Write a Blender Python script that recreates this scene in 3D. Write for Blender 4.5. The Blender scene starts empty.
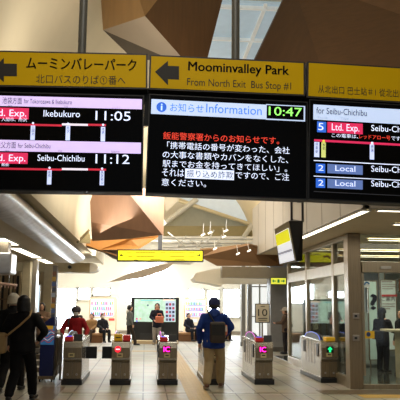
import bpy, bmesh, math, random
from mathutils import Vector, Matrix, noise
random.seed(7)
SC = bpy.context.scene
COL = SC.collection
PI = math.pi

# ---------------------------------------------------------------- camera
FPX, YAW, PITCH, ROLL, CAMZ = 690.0, 0.077, 0.1505, 0.0107, 1.6
_fw = Vector((math.sin(YAW)*math.cos(PITCH), math.cos(YAW)*math.cos(PITCH), math.sin(PITCH)))
_r0 = Vector((math.cos(YAW), -math.sin(YAW), 0)); _u0 = _r0.cross(_fw)
_rt = _r0*math.cos(ROLL)+_u0*math.sin(ROLL); _up = -_r0*math.sin(ROLL)+_u0*math.cos(ROLL)
CAMP = Vector((0, 0, CAMZ))
cam = bpy.data.objects.new('camera', bpy.data.cameras.new('camera')); COL.objects.link(cam)
cam.data.sensor_width = 36; cam.data.lens = FPX/400*36; cam.data.clip_end = 200
cam.matrix_world = Matrix(((_rt.x, _up.x, -_fw.x, 0), (_rt.y, _up.y, -_fw.y, 0), (_rt.z, _up.z, -_fw.z, CAMZ), (0, 0, 0, 1)))
SC.camera = cam

# ---------------------------------------------------------------- world, lights, exposure
w = bpy.data.worlds.new('world'); SC.world = w; w.use_nodes = True
wb = w.node_tree.nodes['Background']; wb.inputs[0].default_value = (.86, .93, 1, 1); wb.inputs[1].default_value = .45
SC.view_settings.view_transform = 'Standard'; SC.view_settings.look = 'None'
SC.view_settings.gamma = 1; SC.view_settings.use_curve_mapping = False
SC.view_settings.exposure = 0.0

def area(name, loc, size, power, color=(1, 1, 1), direction=(0, 0, -1)):
    l = bpy.data.lights.new(name, 'AREA'); l.shape = 'RECTANGLE'; l.size, l.size_y = size
    l.energy = power; l.color = color
    o = bpy.data.objects.new(name, l); COL.objects.link(o); o.location = loc
    o.rotation_euler = Vector(direction).to_track_quat('-Z', 'Y').to_euler()
    return o
area('far_hall_fill_light', (0, 31, 4.9), (9, 9), 1000, (.95, .98, 1))  # added fill without a fixture, lifts the far hall to white
area('gable_fill_light', (0.6, 17, 5.6), (2.5, 5), 300, (1, .95, .86), (0, .75, -1))  # unseen fill added in mid-air, tilted to brighten the gable
area('near_fill_light', (-.5, 2.5, 5.6), (3, 4), 130, (1, .94, .84))  # out-of-view fill added for the near area
area('canopy_fill_uplight', (.4, 7.0, 3.5), (3.2, .5), 42, (1, .92, .78), (0, .25, 1))  # added above the signs, unseen, to brighten dark canopies and vault
area('gate_fill_light', (0.5, 12.5, 5.0), (3, 3), 50, (1, .95, .85))  # free-floating fill added over the gates
area('office_ceiling_light', (6.5, 15.9, 2.95), (3, 2), 70, (1, .98, .88))
area('right_soffit_light', (5, 11.5, 2.98), (2.4, 1.5), 22, (1, .95, .84))
area('vault_fill_uplight', (-.7, 14.5, 3.35), (8, .8), 60, (1, .9, .74), (-.35, 0, 1))  # added to warm the left vault, no real cove lamp
area('far_vault_fill_uplight', (-.2, 22, 3.3), (2.5, 2.5), 150, (1, .95, .86), (-.2, -.35, 1))  # added warm uplight in mid-air beneath the vault, no opening behind it

# ---------------------------------------------------------------- measuring: pixel of the photograph -> point of the place
def ray(px, py): return _rt*((px-200)/FPX) - _up*((py-200)/FPX) + _fw
def P(px, py, Y): d = ray(px, py); return d*(Y/d.y)+CAMP
def F(px, py, z=0.0): d = ray(px, py); return d*((z-CAMZ)/d.z)+CAMP
def XP(px, py, x): d = ray(px, py); return d*(x/d.x)+CAMP
def proj(p):
    d = Vector(p)-CAMP; z = d.dot(_fw); return 200+FPX*d.dot(_rt)/z, 200-FPX*d.dot(_up)/z

# ---------------------------------------------------------------- materials
def lin(c): return tuple(((v/255)/12.92 if v <= 10 else ((v/255+.055)/1.055)**2.4) for v in c)+(1,)
MATS = {}
def mat(name, c, rough=.6, metal=0, em=0, var=.06, scale=6, stretch=None, bump=0, emc=None, spec=.5):
    if name in MATS: return MATS[name]
    m = bpy.data.materials.new(name); m.use_nodes = True; MATS[name] = m
    nt = m.node_tree; b = nt.nodes['Principled BSDF']; L = nt.links
    col = lin(c)
    b.inputs['Roughness'].default_value = rough; b.inputs['Metallic'].default_value = metal
    b.inputs['Specular IOR Level'].default_value = spec
    tc = nt.nodes.new('ShaderNodeTexCoord'); mp = nt.nodes.new('ShaderNodeMapping')
    n = nt.nodes.new('ShaderNodeTexNoise'); n.inputs['Scale'].default_value = scale; n.inputs['Detail'].default_value = 4
    L.new(tc.outputs['Object'], mp.inputs[0]); L.new(mp.outputs[0], n.inputs['Vector'])
    if stretch: mp.inputs['Scale'].default_value = stretch
    r = nt.nodes.new('ShaderNodeValToRGB'); L.new(n.outputs[0], r.inputs[0])
    r.color_ramp.elements[0].position = .3; r.color_ramp.elements[1].position = .7
    r.color_ramp.elements[0].color = tuple(v*(1-var) for v in col[:3])+(1,)
    r.color_ramp.elements[1].color = tuple(min(1, v*(1+var)) for v in col[:3])+(1,)
    L.new(r.outputs[0], b.inputs['Base Color'])
    if em:
        L.new(r.outputs[0], b.inputs['Emission Color']); b.inputs['Emission Strength'].default_value = em
        if emc: 
            L.remove(b.inputs['Emission Color'].links[0]); b.inputs['Emission Color'].default_value = lin(emc)
    if bump:
        bn = nt.nodes.new('ShaderNodeBump'); bn.inputs['Strength'].default_value = bump; bn.inputs['Distance'].default_value = .01
        L.new(n.outputs[0], bn.inputs['Height']); L.new(bn.outputs[0], b.inputs['Normal'])
    return m
def glow(name, c, s): return mat(name, c, .5, 0, s, var=.02)
STEEL = mat('brushed_steel', (165, 155, 142), .34, .85, var=.12, scale=3, stretch=(30, 30, 1))
STEELD = mat('dark_bronze_steel', (138, 122, 98), .32, .6, var=.14, scale=3, stretch=(20, 20, .6))
STEELW = mat('wall_frame_steel', (160, 146, 122), .3, .6, var=.1, scale=3, stretch=(20, 20, .6))
BLACK = mat('black_plastic', (14, 14, 15), .4)
BLACKM = mat('black_housing', (12, 12, 13), .5)
DARKG = mat('dark_grey_plastic', (50, 50, 52), .4)
CREAM = mat('cream_plaster', (228, 215, 186), .8, var=.05, scale=1.2, bump=.05)
WHITE = mat('white_plaster', (240, 234, 220), .8, var=.03, scale=1.2)
PANELG = mat('grey_beige_panel', (176, 168, 152), .55, var=.04, scale=2)
FASCIA = mat('fascia_panel', (176, 168, 156), .5, var=.03, scale=2)
YEL = mat('sign_yellow', (206, 166, 4), .5, em=.05, var=.02, scale=2, spec=.12)
YELLIT = glow('lit_sign_yellow', (250, 240, 30), .95)
RED = mat('red_plastic', (190, 40, 35), .45, em=.15)
YELP = mat('yellow_plastic', (225, 175, 30), .45, em=.1)
SCRB = mat('screen_black', (6, 6, 7), .2, var=.02, spec=.06)
LAV = glow('screen_lavender', (205, 184, 232), .95)
LBLUE = glow('screen_pale_blue', (196, 208, 248), .95)
PALEB = glow('screen_header_blue', (186, 204, 236), .85)
TXTW = glow('screen_text_white', (214, 224, 250), 1.1)
TXTR = glow('screen_text_red', (225, 60, 40), 1.0)
TXTG = glow('screen_text_green', (150, 255, 110), 1.2)
TXTB = glow('screen_text_blue', (60, 120, 215), .9)
CRIM = glow('screen_crimson', (205, 36, 84), .9)
CRIMD = glow('screen_red_line', (190, 30, 56), .85)
LOCAL = glow('screen_local_blue', (88, 112, 170), .8)
NUMB = glow('screen_number_blue', (40, 96, 200), .9)
INK = mat('sign_ink', (26, 22, 14), .6, var=.02)
SINK = mat('screen_ink', (50, 50, 70), .6, var=.02)
SKIN = mat('skin', (214, 164, 136), .55, var=.05, scale=20)
MASKW = mat('white_mask_fabric', (238, 238, 236), .8)
WOOD = mat('brown_wood_panel', (128, 84, 44), .42, var=.12, scale=2.2, stretch=(14, 1, 1), bump=.03)
WOODL = mat('pink_brown_panel', (186, 146, 120), .34, var=.08, scale=1.5, stretch=(5, 1, 1))
WOODO = mat('orange_wood_panel', (184, 126, 62), .45, var=.08, scale=2, stretch=(8, 1, 1))
LAMPM = glow('lamp_diffuser', (255, 244, 216), 6.5)

def glass_mat(name, c, rough=.02, tr=.9):
    m = bpy.data.materials.new(name); m.use_nodes = True; nt = m.node_tree
    for n in list(nt.nodes):
        if n.type != 'OUTPUT_MATERIAL': nt.nodes.remove(n)
    out = [n for n in nt.nodes if n.type == 'OUTPUT_MATERIAL'][0]
    t = nt.nodes.new('ShaderNodeBsdfTransparent'); t.inputs[0].default_value = c
    g = nt.nodes.new('ShaderNodeBsdfGlossy'); g.inputs['Roughness'].default_value = rough
    fr = nt.nodes.new('ShaderNodeFresnel'); fr.inputs[0].default_value = 1.5
    no = nt.nodes.new('ShaderNodeTexNoise'); no.inputs['Scale'].default_value = 2
    mx = nt.nodes.new('ShaderNodeMixShader')
    ma = nt.nodes.new('ShaderNodeMath'); ma.operation = 'MULTIPLY_ADD'; ma.inputs[1].default_value = .8; ma.inputs[2].default_value = .0
    nt.links.new(fr.outputs[0], ma.inputs[0]); nt.links.new(ma.outputs[0], mx.inputs[0])
    nt.links.new(t.outputs[0], mx.inputs[1]); nt.links.new(g.outputs[0], mx.inputs[2]); nt.links.new(mx.outputs[0], out.inputs[0])
    return m
GLASS = glass_mat('clear_glass', (.93, .97, .95, 1))

# ---------------------------------------------------------------- mesh builder
class MB:
    def __init__(s): s.bm = bmesh.new()
    def box(s, c, d, rot=None, bev=0):
        t = bmesh.new(); bmesh.ops.create_cube(t, size=1)
        for v in t.verts: v.co = Vector((v.co.x*d[0], v.co.y*d[1], v.co.z*d[2]))
        if bev: bmesh.ops.bevel(t, geom=t.edges[:], offset=bev, segments=2, affect='EDGES', profile=.5)
        m = Matrix.Translation(c)
        if rot is not None: m = m @ (rot if isinstance(rot, Matrix) else Matrix.Rotation(rot, 4, 'Z'))
        t.transform(m); s.merge(t); return s
    def merge(s, t):
        me = bpy.data.meshes.new('t'); t.to_mesh(me); t.free(); s.bm.from_mesh(me); bpy.data.meshes.remove(me)
    def bar(s, a, b, r, r2=None, n=10):
        a, b = Vector(a), Vector(b); d = b-a
        t = bmesh.new(); bmesh.ops.create_cone(t, cap_ends=True, segments=n, radius1=r, radius2=r if r2 is None else r2, depth=d.length)
        t.transform(Matrix.Translation((a+b)/2) @ d.to_track_quat('Z', 'Y').to_matrix().to_4x4()); s.merge(t); return s
    def tube(s, pts, r, n=8):
        for a, b in zip(pts, pts[1:]): s.bar(a, b, r, n=n)
        for p in pts[1:-1]: s.ball(p, (r, r, r), 8, 6)
        return s
    def ball(s, c, r, u=14, v=10, rot=None):
        t = bmesh.new(); bmesh.ops.create_uvsphere(t, u_segments=u, v_segments=v, radius=1)
        for q in t.verts: q.co = Vector((q.co.x*r[0], q.co.y*r[1], q.co.z*r[2]))
        m = Matrix.Translation(c)
        if rot is not None: m = m @ rot
        t.transform(m); s.merge(t); return s
    def poly(s, pts, off):
        """a slab: outline pts pushed along off"""
        t = bmesh.new(); off = Vector(off)
        A = [t.verts.new(p) for p in pts]; B = [t.verts.new(Vector(p)+off) for p in pts]
        t.faces.new(A); t.faces.new(B[::-1]); n = len(A)
        for i in range(n): t.faces.new((A[i], B[i], B[(i+1) % n], A[(i+1) % n]))
        bmesh.ops.recalc_face_normals(t, faces=t.faces[:]); s.merge(t); return s
    def hull(s, pts):
        t = bmesh.new()
        for p in pts: t.verts.new(p)
        r = bmesh.ops.convex_hull(t, input=t.verts[:])
        bmesh.ops.delete(t, geom=[g for g in r['geom_interior'] if isinstance(g, bmesh.types.BMVert)], context='VERTS')
        bmesh.ops.recalc_face_normals(t, faces=t.faces[:]); s.merge(t); return s
    def surf(s, rows):
        V = [[s.bm.verts.new(p) for p in r] for r in rows]
        for i in range(len(V)-1):
            for j in range(len(V[0])-1): s.bm.faces.new((V[i][j], V[i+1][j], V[i+1][j+1], V[i][j+1]))
        return s
    def cap(s, p, q, n=10):
        """hull of two ellipsoids (pos, (rx,ry,rz))"""
        pts = []
        for c, r in (p, q):
            for i in range(n):
                for j in range(1, 6):
                    a = 2*PI*i/n; b = PI*j/6
                    pts.append(Vector(c)+Vector((math.cos(a)*math.sin(b)*r[0], math.sin(a)*math.sin(b)*r[1], math.cos(b)*r[2])))
            pts += [Vector(c)+Vector((0, 0, r[2])), Vector(c)-Vector((0, 0, r[2]))]
        return s.hull(pts)
    def build(s, name, m, parent=None, smooth=False, world=False, solid=0):
        me = bpy.data.meshes.new(name)
        if world and parent is not None: s.bm.transform(Matrix.Translation(-parent.location))
        if solid:
            bmesh.ops.recalc_face_normals(s.bm, faces=s.bm.faces[:]); bmesh.ops.solidify(s.bm, geom=s.bm.faces[:], thickness=solid)
        s.bm.to_mesh(me); s.bm.free()
        me.materials.append(m)
        if smooth:
            for p in me.polygons: p.use_smooth = True
            try: me.set_sharp_from_angle(angle=math.radians(40))
            except Exception: pass
        o = bpy.data.objects.new(name, me); COL.objects.link(o)
        if parent is not None: o.parent = parent
        return o
def fuse(mb, name, m, parent, voxel=.012, smooth_it=4, fold=0, seed=0, world=False):
    """one continuous surface out of overlapping volumes"""
    o = mb.build(name, m, parent, world=world)
    r = o.modifiers.new('r', 'REMESH'); r.mode = 'VOXEL'; r.voxel_size = voxel
    q = o.modifiers.new('s', 'SMOOTH'); q.iterations = smooth_it; q.factor = .5
    dg = bpy.context.evaluated_depsgraph_get(); me = bpy.data.meshes.new_from_object(o.evaluated_get(dg))
    old = o.data; o.modifiers.clear(); o.data = me; bpy.data.meshes.remove(old)
    if fold:
        for v in me.vertices:
            c = v.co; n = noise.noise(Vector((c.x*9+seed, c.y*9, c.z*5)))+.5*noise.noise(Vector((c.x*4, c.y*4+seed, c.z*16)))
            v.co = c + v.normal*fold*n
    me.materials.clear(); me.materials.append(m)
    for p in me.polygons: p.use_smooth = True
    return o
def tag(o, label, cat, group=None, kind=None):
    o['label'] = label; o['category'] = cat
    if group: o['group'] = group
    if kind: o['kind'] = kind
    return o
def thing(name, label, cat, loc=(0, 0, 0), rz=0, group=None):
    o = bpy.data.objects.new(name, None); COL.objects.link(o); o.location = loc; o.rotation_euler = (0, 0, rz)
    o.empty_display_size = .1
    return tag(o, label, cat, group)
def struct(mb, name, m, smooth=False, solid=0, parent=None):
    o = mb.build(name, m, parent, smooth, solid=solid)
    if parent is None: o['kind'] = 'structure'
    return o
def text_mesh(s, bold=0, ext=.0015):
    cu = bpy.data.curves.new('t', 'FONT'); cu.body = s
    cu.size = 1; cu.offset = 0; cu.extrude = 0; cu.resolution_u = 3
    o = bpy.data.objects.new('t', cu); COL.objects.link(o)
    dg = bpy.context.evaluated_depsgraph_get(); me = bpy.data.meshes.new_from_object(o.evaluated_get(dg))
    bpy.data.objects.remove(o); bpy.data.curves.remove(cu)
    if bold:
        bm = bmesh.new()
        for dx, dy in ((-1, 0), (1, 0), (0, 1), (0, -1)):
            n0 = len(bm.verts); bm.from_mesh(me); bm.verts.ensure_lookup_table()
            for v in bm.verts[n0:]: v.co.x += dx*bold; v.co.y += dy*bold*.6
        bm.to_mesh(me); bm.free()
    return me

class Face:
    """a flat face of a sign: maps photograph pixels onto it, and lays shapes on it"""
    def __init__(s, tl, tr, br, bl, Y):
        s.Y = Y
        a, b, c, d = (P(*p, Y) for p in (tl, tr, br, bl))
        s.x = ((b-a)+(c-d)).normalized(); s.z = Vector((-s.x.z, 0, s.x.x))
        s.c = (a+b+c+d)/4; s.w = ((b-a).length+(c-d).length)/2; s.h = ((a-d).length+(b-c).length)/2
        s.n = Vector((0, -1, 0))
    def at(s, px, py, o=0): return P(px, py, s.Y) - Vector((0, o, 0))
    def mtx(s, p): return Matrix(((s.x.x, s.z.x, 0, p.x), (0, 0, -1, p.y), (s.x.z, s.z.z, 0, p.z), (0, 0, 0, 1)))
    def slab(s, mb, c, w, h, t, o=0):
        """box w x h centred at c, front face o in front of the face plane, thickness t going back"""
        R = Matrix(((s.x.x, 0, s.z.x, 0), (0, 1, 0, 0), (s.x.z, 0, s.z.z, 0), (0, 0, 0, 1)))
        mb.box(c+Vector((0, -o+t/2, 0)), (w, t, h), R)
    def rect(s, mb, x0, y0, x1, y1, o=.004, t=.003):
        """x0,y0 = pixel of the upper left corner, x1 = right edge px, y1 = lower edge px at the left side"""
        a = s.at(x0, y0); b = s.at(x0, y1); h = (a-b).length
        c = P(x1, y0+(x1-x0)*s.slope(y0), s.Y); w = (c-a).dot(s.x)
        s.slab(mb, a+s.x*w/2-s.z*h/2, w, h, t, o)
    def slope(s, py):
        a = P(200, py, s.Y); q = proj(a+s.x*.1); p = proj(a); return (q[1]-p[1])/(q[0]-p[0])
    def text(s, txt, x0, x1, ybase, hpx, m, parent, bold=0, o=.006, name='lettering'):
        """left px, right px, baseline px at the left end, height in px of the tallest glyph"""
        me = text_mesh(txt, bold)
        xs = [v.co.x for v in me.vertices]; ys = [v.co.y for v in me.vertices]
        p = s.at(x0, ybase); q = P(x1, ybase+(x1-x0)*s.slope(ybase), s.Y); W = (q-p).dot(s.x)
        Hh = (s.at(x0, ybase-hpx)-p).length
        sx = W/(max(xs)-min(xs)); sy = Hh/(max(ys)-max(min(ys), -.0 if not any(ch in txt for ch in 'あいのりムお「ご意駅飯入父池こ从北') else min(ys)))
        y0 = 0 if min(ys) > -.01 or not any(ord(ch) > 255 for ch in txt) else min(ys)
        M = s.mtx(p-Vector((0, o, 0)))
        for v in me.vertices: v.co = M @ Vector(((v.co.x-min(xs))*sx, (v.co.y-y0)*sy, 0))
        me.materials.clear(); me.materials.append(m)
        ob = bpy.data.objects.new(name, me); COL.objects.link(ob)
        if parent is not None:
            ob.parent = parent; me.transform(Matrix.Translation(-parent.location))
        return ob

# ================================================================ SETTING
# floor: pale tiles
def floor_material():
    m = bpy.data.materials.new('floor_tiles'); m.use_nodes = True; nt = m.node_tree; L = nt.links; b = nt.nodes['Principled BSDF']
    tc = nt.nodes.new('ShaderNodeTexCoord'); br = nt.nodes.new('ShaderNodeTexBrick')
    br.offset = 0; br.inputs['Scale'].default_value = 1; br.inputs['Brick Width'].default_value = .42; br.inputs['Row Height'].default_value = .84
    br.inputs['Mortar Size'].default_value = .015; br.inputs['Mortar Smooth'].default_value = .3
    br.inputs['Color1'].default_value = lin((184, 175, 158)); br.inputs['Color2'].default_value = lin((168, 160, 144)); br.inputs['Mortar'].default_value = lin((84, 76, 64))
    L.new(tc.outputs['Object'], br.inputs['Vector'])
    n = nt.nodes.new('ShaderNodeTexNoise'); n.inputs['Scale'].default_value = 1.3; n.inputs['Detail'].default_value = 5
    L.new(tc.outputs['Object'], n.inputs['Vector'])
    mx = nt.nodes.new('ShaderNodeMix'); mx.data_type = 'RGBA'; mx.blend_type = 'MULTIPLY'; mx.inputs[0].default_value = .35
    L.new(br.outputs['Color'], mx.inputs[6]); L.new(n.outputs['Color'], mx.inputs[7]); L.new(mx.outputs[2], b.inputs['Base Color'])
    rr = nt.nodes.new('ShaderNodeMapRange'); rr.inputs['To Min'].default_value = .3; rr.inputs['To Max'].default_value = .5; b.inputs['Specular IOR Level'].default_value = .75
    L.new(n.outputs[0], rr.inputs[0]); L.new(rr.outputs[0], b.inputs['Roughness'])
    bp = nt.nodes.new('ShaderNodeBump'); bp.inputs['Strength'].default_value = .25; bp.inputs['Distance'].default_value = .004; bp.invert = True
    L.new(br.outputs['Fac'], bp.inputs['Height']); L.new(bp.outputs[0], b.inputs['Normal'])
    return m
struct(MB().box((0, 18, -.1), (24, 44, .2)), 'floor', floor_material())

# dark tile bands and tactile paving let into the floor
DTILE = mat('dark_brown_tile', (112, 92, 70), .35, var=.15, scale=3)
def tactile_material(name, c, scale):
    m = mat(name, c, .5, var=.08); nt = m.node_tree; b = nt.nodes['Principled BSDF']
    v = nt.nodes.new('ShaderNodeTexVoronoi'); v.inputs['Randomness'].default_value = 0; v.inputs['Scale'].default_value = scale
    tc = [n for n in nt.nodes if n.type == 'TEX_COORD'][0]; nt.links.new(tc.outputs['Object'], v.inputs['Vector'])
    bp = nt.nodes.new('ShaderNodeBump'); bp.inputs['Distance'].default_value = .012; bp.inputs['Strength'].default_value = 1; bp.invert = True
    nt.links.new(v.outputs['Distance'], bp.inputs['Height']); nt.links.new(bp.outputs[0], b.inputs['Normal'])
    return m
TAC = tactile_material('tactile_beige', (186, 158, 108), 14)
TACY = tactile_material('tactile_yellow', (196, 156, 62), 14)
def flat(name, x0, y0, x1, y1, m, z=.004): struct(MB().box(((x0+x1)/2, (y0+y1)/2, z/2), (abs(x1-x0), abs(y1-y0), z)), name, m)
flat('trim_1', -1.92, 10, -1.5, 13.9, DTILE)
flat('trim_2', -1.46, 12.95, 3.2, 13.15, mat('dark_joint_tile', (140, 128, 106), .32, var=.1), .003)
flat('trim_3', .78, 12.0, 1.18, 24.0, TAC)
flat('trim_4', .5, 15.4, .78, 15.8, TAC)
flat('trim_5', -1.6, 24.0, 1.18, 24.6, TAC)
flat('trim_6', 3.9, 12.3, 9, 12.75, TACY)
flat('trim_7', 3.3, 12.8, 9, 13.45, mat('threshold_stone', (104, 88, 66), .4, var=.12))

# vaulted hall ceiling
rows = []
for j in range(3):
    Y = [-3, 12, 27][j]
    rows.append([Vector((1.2-2.9*math.cos(PI*i/28), Y, 3.1+3.6*math.sin(PI*i/28))) for i in range(29)])
struct(MB().surf(rows), 'ceiling', CREAM, smooth=True, solid=.08)
# flat soffits on both sides
struct(MB().box((-2.1, 12.2, 3.2), (.9, 30, .07)), 'trim_16', CREAM)
struct(MB().box((-6.1, 9.4, 3.0), (8.1, 25, .3)), 'ceiling_left', mat('left_soffit', (196, 184, 160), .6, var=.03, scale=1))
struct(MB().box((7.9, 3.2, 3.2), (7.7, 13.3, .2)), 'ceiling_right', CREAM)
# far hall
struct(MB().box((0, 32.6, 5.1), (20, 11.2, .2)), 'ceiling_far', WHITE)
# vault end wall above the far hall opening
mb = MB()
pts = [Vector((-12, 27.02, 4.1)), Vector((-12, 27.02, 8)), Vector((12, 27.02, 8)), Vector((12, 27.02, 4.1))]
mb.poly(pts, (0, .15, 0)); struct(mb, 'wall_vault_end', WHITE)
# side walls
struct(MB().box((-6.6, 18, 2.5), (.2, 44, 5)), 'wall_left', mat('left_wall_beige', (196, 182, 154), .7, var=.05, scale=1))
struct(MB().box((11.0, 18, 2.5), (.2, 44, 5)), 'wall_right', CREAM)

# far wall with windows (openings cut by building around them)
YW = 38.0
def W(px, py): return P(px, py, YW)
wins = [  # px rect
    (57, 288, 75, 329), (78, 288, 90, 300), (93, 288, 110, 295.5),
    (188.5, 289, 204.5, 300), (207.5, 290, 219.5, 318), (223.5, 289, 240, 317.5)]
struct(MB().box((0, YW+.35, 2.5), (22, .3, 5.2)), 'wall_back', WHITE)
PANE = mat('frosted_daylight_pane', (232, 244, 255), .4, em=20, var=.02)
FRM = mat('window_frame_white', (222, 222, 216), .5)
for i, (a, b, c, d) in enumerate(wins):
    p, q = W(a, b), W(c, d); cx, cz, ww, hh = (p.x+q.x)/2, (p.z+q.z)/2, q.x-p.x, p.z-q.z
    o = struct(MB().box((cx, YW+.17, cz), (ww, .02, hh)), 'window_%d' % (i+1), PANE)
    mb = MB()
    for sx in (-1, 1): mb.box((cx+sx*ww/2, YW+.12, cz), (.07, .14, hh+.07))
    for sz in (-1, 1): mb.box((cx, YW+.12, cz+sz*hh/2), (ww+.07, .14, .07))
    if i in (0, 4, 5): mb.box((cx, YW+.13, cz), (.03, .06, hh)); mb.box((cx, YW+.13, cz+hh*.2), (ww, .06, .03))
    f = mb.build('window_frame', FRM, o)
# arched window
p, q = W(125.5, 262), W(176, 300); cx, r = (p.x+q.x)/2, (q.x-p.x)/2; zs = p.z-r*.75
arc = [Vector((cx+r*math.cos(PI*i/20), YW+.17, zs+r*.75*math.sin(PI*i/20))) for i in range(21)]+[Vector((cx-r, YW+.17, 1.7)), Vector((cx+r, YW+.17, 1.7))]
o = struct(MB().poly(arc, (0, .02, 0)), 'window_7', PANE)
mb = MB()
for a, b in zip(arc, arc[1:]+arc[:1]): mb.bar(a-Vector((0, .05, 0)), b-Vector((0, .05, 0)), .045, n=6)
for k in (-.5, 0, .5): mb.box((cx+k*r*1.0, YW+.12, (1.7+zs)/2+.3), (.04, .05, zs-1.7+.6))
for z in (2.3, zs): mb.box((cx, YW+.12, z), (2*r, .05, .04))
mb.build('window_frame', FRM, o)
struct(MB().box((.5, YW+.12, .09), (21, .1, .18)), 'baseboard_back', mat('grey_skirting', (150, 140, 124), .5))

# rounded silver edge of the left soffit, running to the far hall
def cowl(x, y0, y1, z0, z1, rx, name, m, side=1, n=14, tilt=0):
    rows = []
    for y, dx in ((y0, 0), ((y0+y1)/2, tilt/2), (y1, tilt)):
        rows.append([Vector((x+dx+side*rx*math.sin(PI*i/n), y, (z0+z1)/2-(z1-z0)/2*math.cos(PI*i/n))) for i in range(n+1)])
    mb = MB(); mb.surf(rows)
    for rw in (rows[0], rows[-1]): mb.bm.faces.new([mb.bm.verts.new(v) for v in rw])
    bmesh.ops.remove_doubles(mb.bm, verts=mb.bm.verts[:], dist=1e-4); bmesh.ops.recalc_face_normals(mb.bm, faces=mb.bm.faces[:])
    return struct(mb, name, m, smooth=True)
SILV = mat('brushed_silver_cladding', (190, 190, 196), .34, .55, var=.22, scale=2.4, stretch=(1, 4, 3), bump=.1)
cowl(-2.04, -2, 21.6, 2.82, 3.22, .40, 'trim_8', SILV, tilt=-.25)
# cross beams with rounded ends beyond the soffits
_a, _b = P(90, 263, 23.6), P(90, 272.5, 23.6)
struct(MB().box((_a.x-2.1, 24.0, (_a.z+_b.z)/2), (4.2, .9, _a.z-_b.z)), 'beam_left', mat('beam_tan', (176, 158, 120), .6))
cowl(_a.x, 23.55, 24.5, _b.z, _a.z, .28, 'trim_9', mat('beam_end_pale', (226, 220, 206), .5))
# right cross beam
a, b = P(222, 266.5, 24), P(291, 278.5, 24)
struct(MB().box(((a.x+b.x)/2+.2, 24.2, (a.z+b.z)/2), (b.x-a.x+.4, .5, a.z-b.z)), 'beam_right', mat('beam_grey_tan', (138, 126, 104), .6))
# white curved soffit end left of it
mb = MB()
pts = [P(x, y, 25) for x, y in ((193, 278), (196, 273), (206, 270.5), (222, 268), (222, 286), (210, 283), (196, 281))]
mb.poly(pts, (0, 1.8, 0)); struct(mb, 'trim_10', WHITE)
a, b = P(222, 284, 27), P(287, 262, 27)
struct(MB().poly([P(203, 284, 26.5), P(203, 277, 26.5), P(270, 277, 26.5), P(270, 284, 26.5)], (0, .4, 0)), 'trim_11', WHITE)

# grey roof planes seen under the screens, with a pale pipe truss
def panel(pts, name, m, off=(0, .12, 0), Y=None, st=True):
    q = [P(p[0], p[1], p[2] if len(p) > 2 else Y) for p in pts]
    return struct(MB().poly(q, off), name, m) if st else (MB().poly(q, off), q)
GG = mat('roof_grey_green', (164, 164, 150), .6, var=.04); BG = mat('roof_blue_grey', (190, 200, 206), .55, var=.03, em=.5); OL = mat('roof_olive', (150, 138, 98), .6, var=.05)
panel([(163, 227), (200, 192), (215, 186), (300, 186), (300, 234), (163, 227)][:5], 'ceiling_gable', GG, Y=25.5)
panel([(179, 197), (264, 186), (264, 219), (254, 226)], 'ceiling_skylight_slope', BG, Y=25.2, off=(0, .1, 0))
panel([(163, 226), (270, 226), (270, 236), (163, 236)], 'beam_olive', OL, Y=25.0)
panel([(164, 199), (176, 191), (178, 201), (166, 212)], 'trim_12', WHITE, Y=25.0)
mb = MB().bar(P(179, 200.5, 24.9), P(254, 225.5, 24.9), .07); struct(mb, 'trim_13', mat('pale_gold_rib', (206, 194, 160), .5), True)
mb = MB().bar(P(166, 222, 24.8), P(197, 199, 24.8), .1); struct(mb, 'trim_14', mat('pale_grey_rib', (196, 194, 184), .5), True)
mb = MB().bar(P(244, 237, 24.6), P(254, 222, 24.6), .09); struct(mb, 'trim_15', mat('pale_grey_rib', (196, 194, 184), .5), True)
PIPE = mat('pale_pipe', (206, 206, 202), .4, .2)
t = thing('pipe_truss', 'white pipe truss with crossing rods above the lit yellow exit sign', 'truss', P(215, 243, 23))
for a, b in (((163, 237.5), (262, 239)), ((163, 243), (262, 242.5)), ((163, 247), (222, 245))):
    MB().bar(P(*a, 23), P(*b, 23), .045).build('pipe', PIPE, t, True, world=True)
for a, b in (((168, 232), (186, 247)), ((186, 236), (176, 248)), ((190, 240), (204, 248)), ((204, 238), (196, 248)), ((214, 230), (206, 244)), ((222, 235), (214, 247))):
    MB().bar(P(*a, 22.8), P(*b, 22.8), .022).build('rod', PIPE, t, True, world=True)
for i, (x, y, l) in enumerate([(203, 235, 5), (210, 233, 6), (226, 231, 8), (224, 237, 7), (215, 249, 7), (249, 251, 8), (238, 254, 5)]):
    q = P(x, y, 17.5 if i < 3 else 19.2)
    tt = thing('spotlight', 'small white twin spotlight %s' % ['over the right end of the lit yellow sign', 'on a rod above the lit yellow sign', 'uppermost beneath the information screen', 'under the uppermost spotlight', 'low against the brown far panel', 'brightest, in the middle of the far brown panel', 'beneath the middle of the far brown panel'][i], 'spotlight', q, group='small spotlights under the roof')
    MB().bar((-.05, 0, -.02), (.05, 0, .03), .022).build('lamp_head', glow('spot_white', (255, 250, 235), 1.2), tt, True)
    MB().bar((0, 0, 0), (.02, .45 if i > 2 else .05, .3), .008).build('bracket', PIPE, tt, True)

# daylight skylight high over the gates
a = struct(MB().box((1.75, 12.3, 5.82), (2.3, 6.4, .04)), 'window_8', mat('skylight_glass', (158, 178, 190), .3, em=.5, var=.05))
mb = MB()
for y in (9.2, 10.4, 11.8, 13.2, 15.4): mb.box((1.75, y, 5.78), (2.3, .05, .06))
for x in (.6, 1.6, 2.9): mb.box((x, 12.3, 5.78), (.05, 6.4, .06))
mb.build('window_frame', mat('skylight_bar', (226, 230, 228), .5, em=.2), a)

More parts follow.
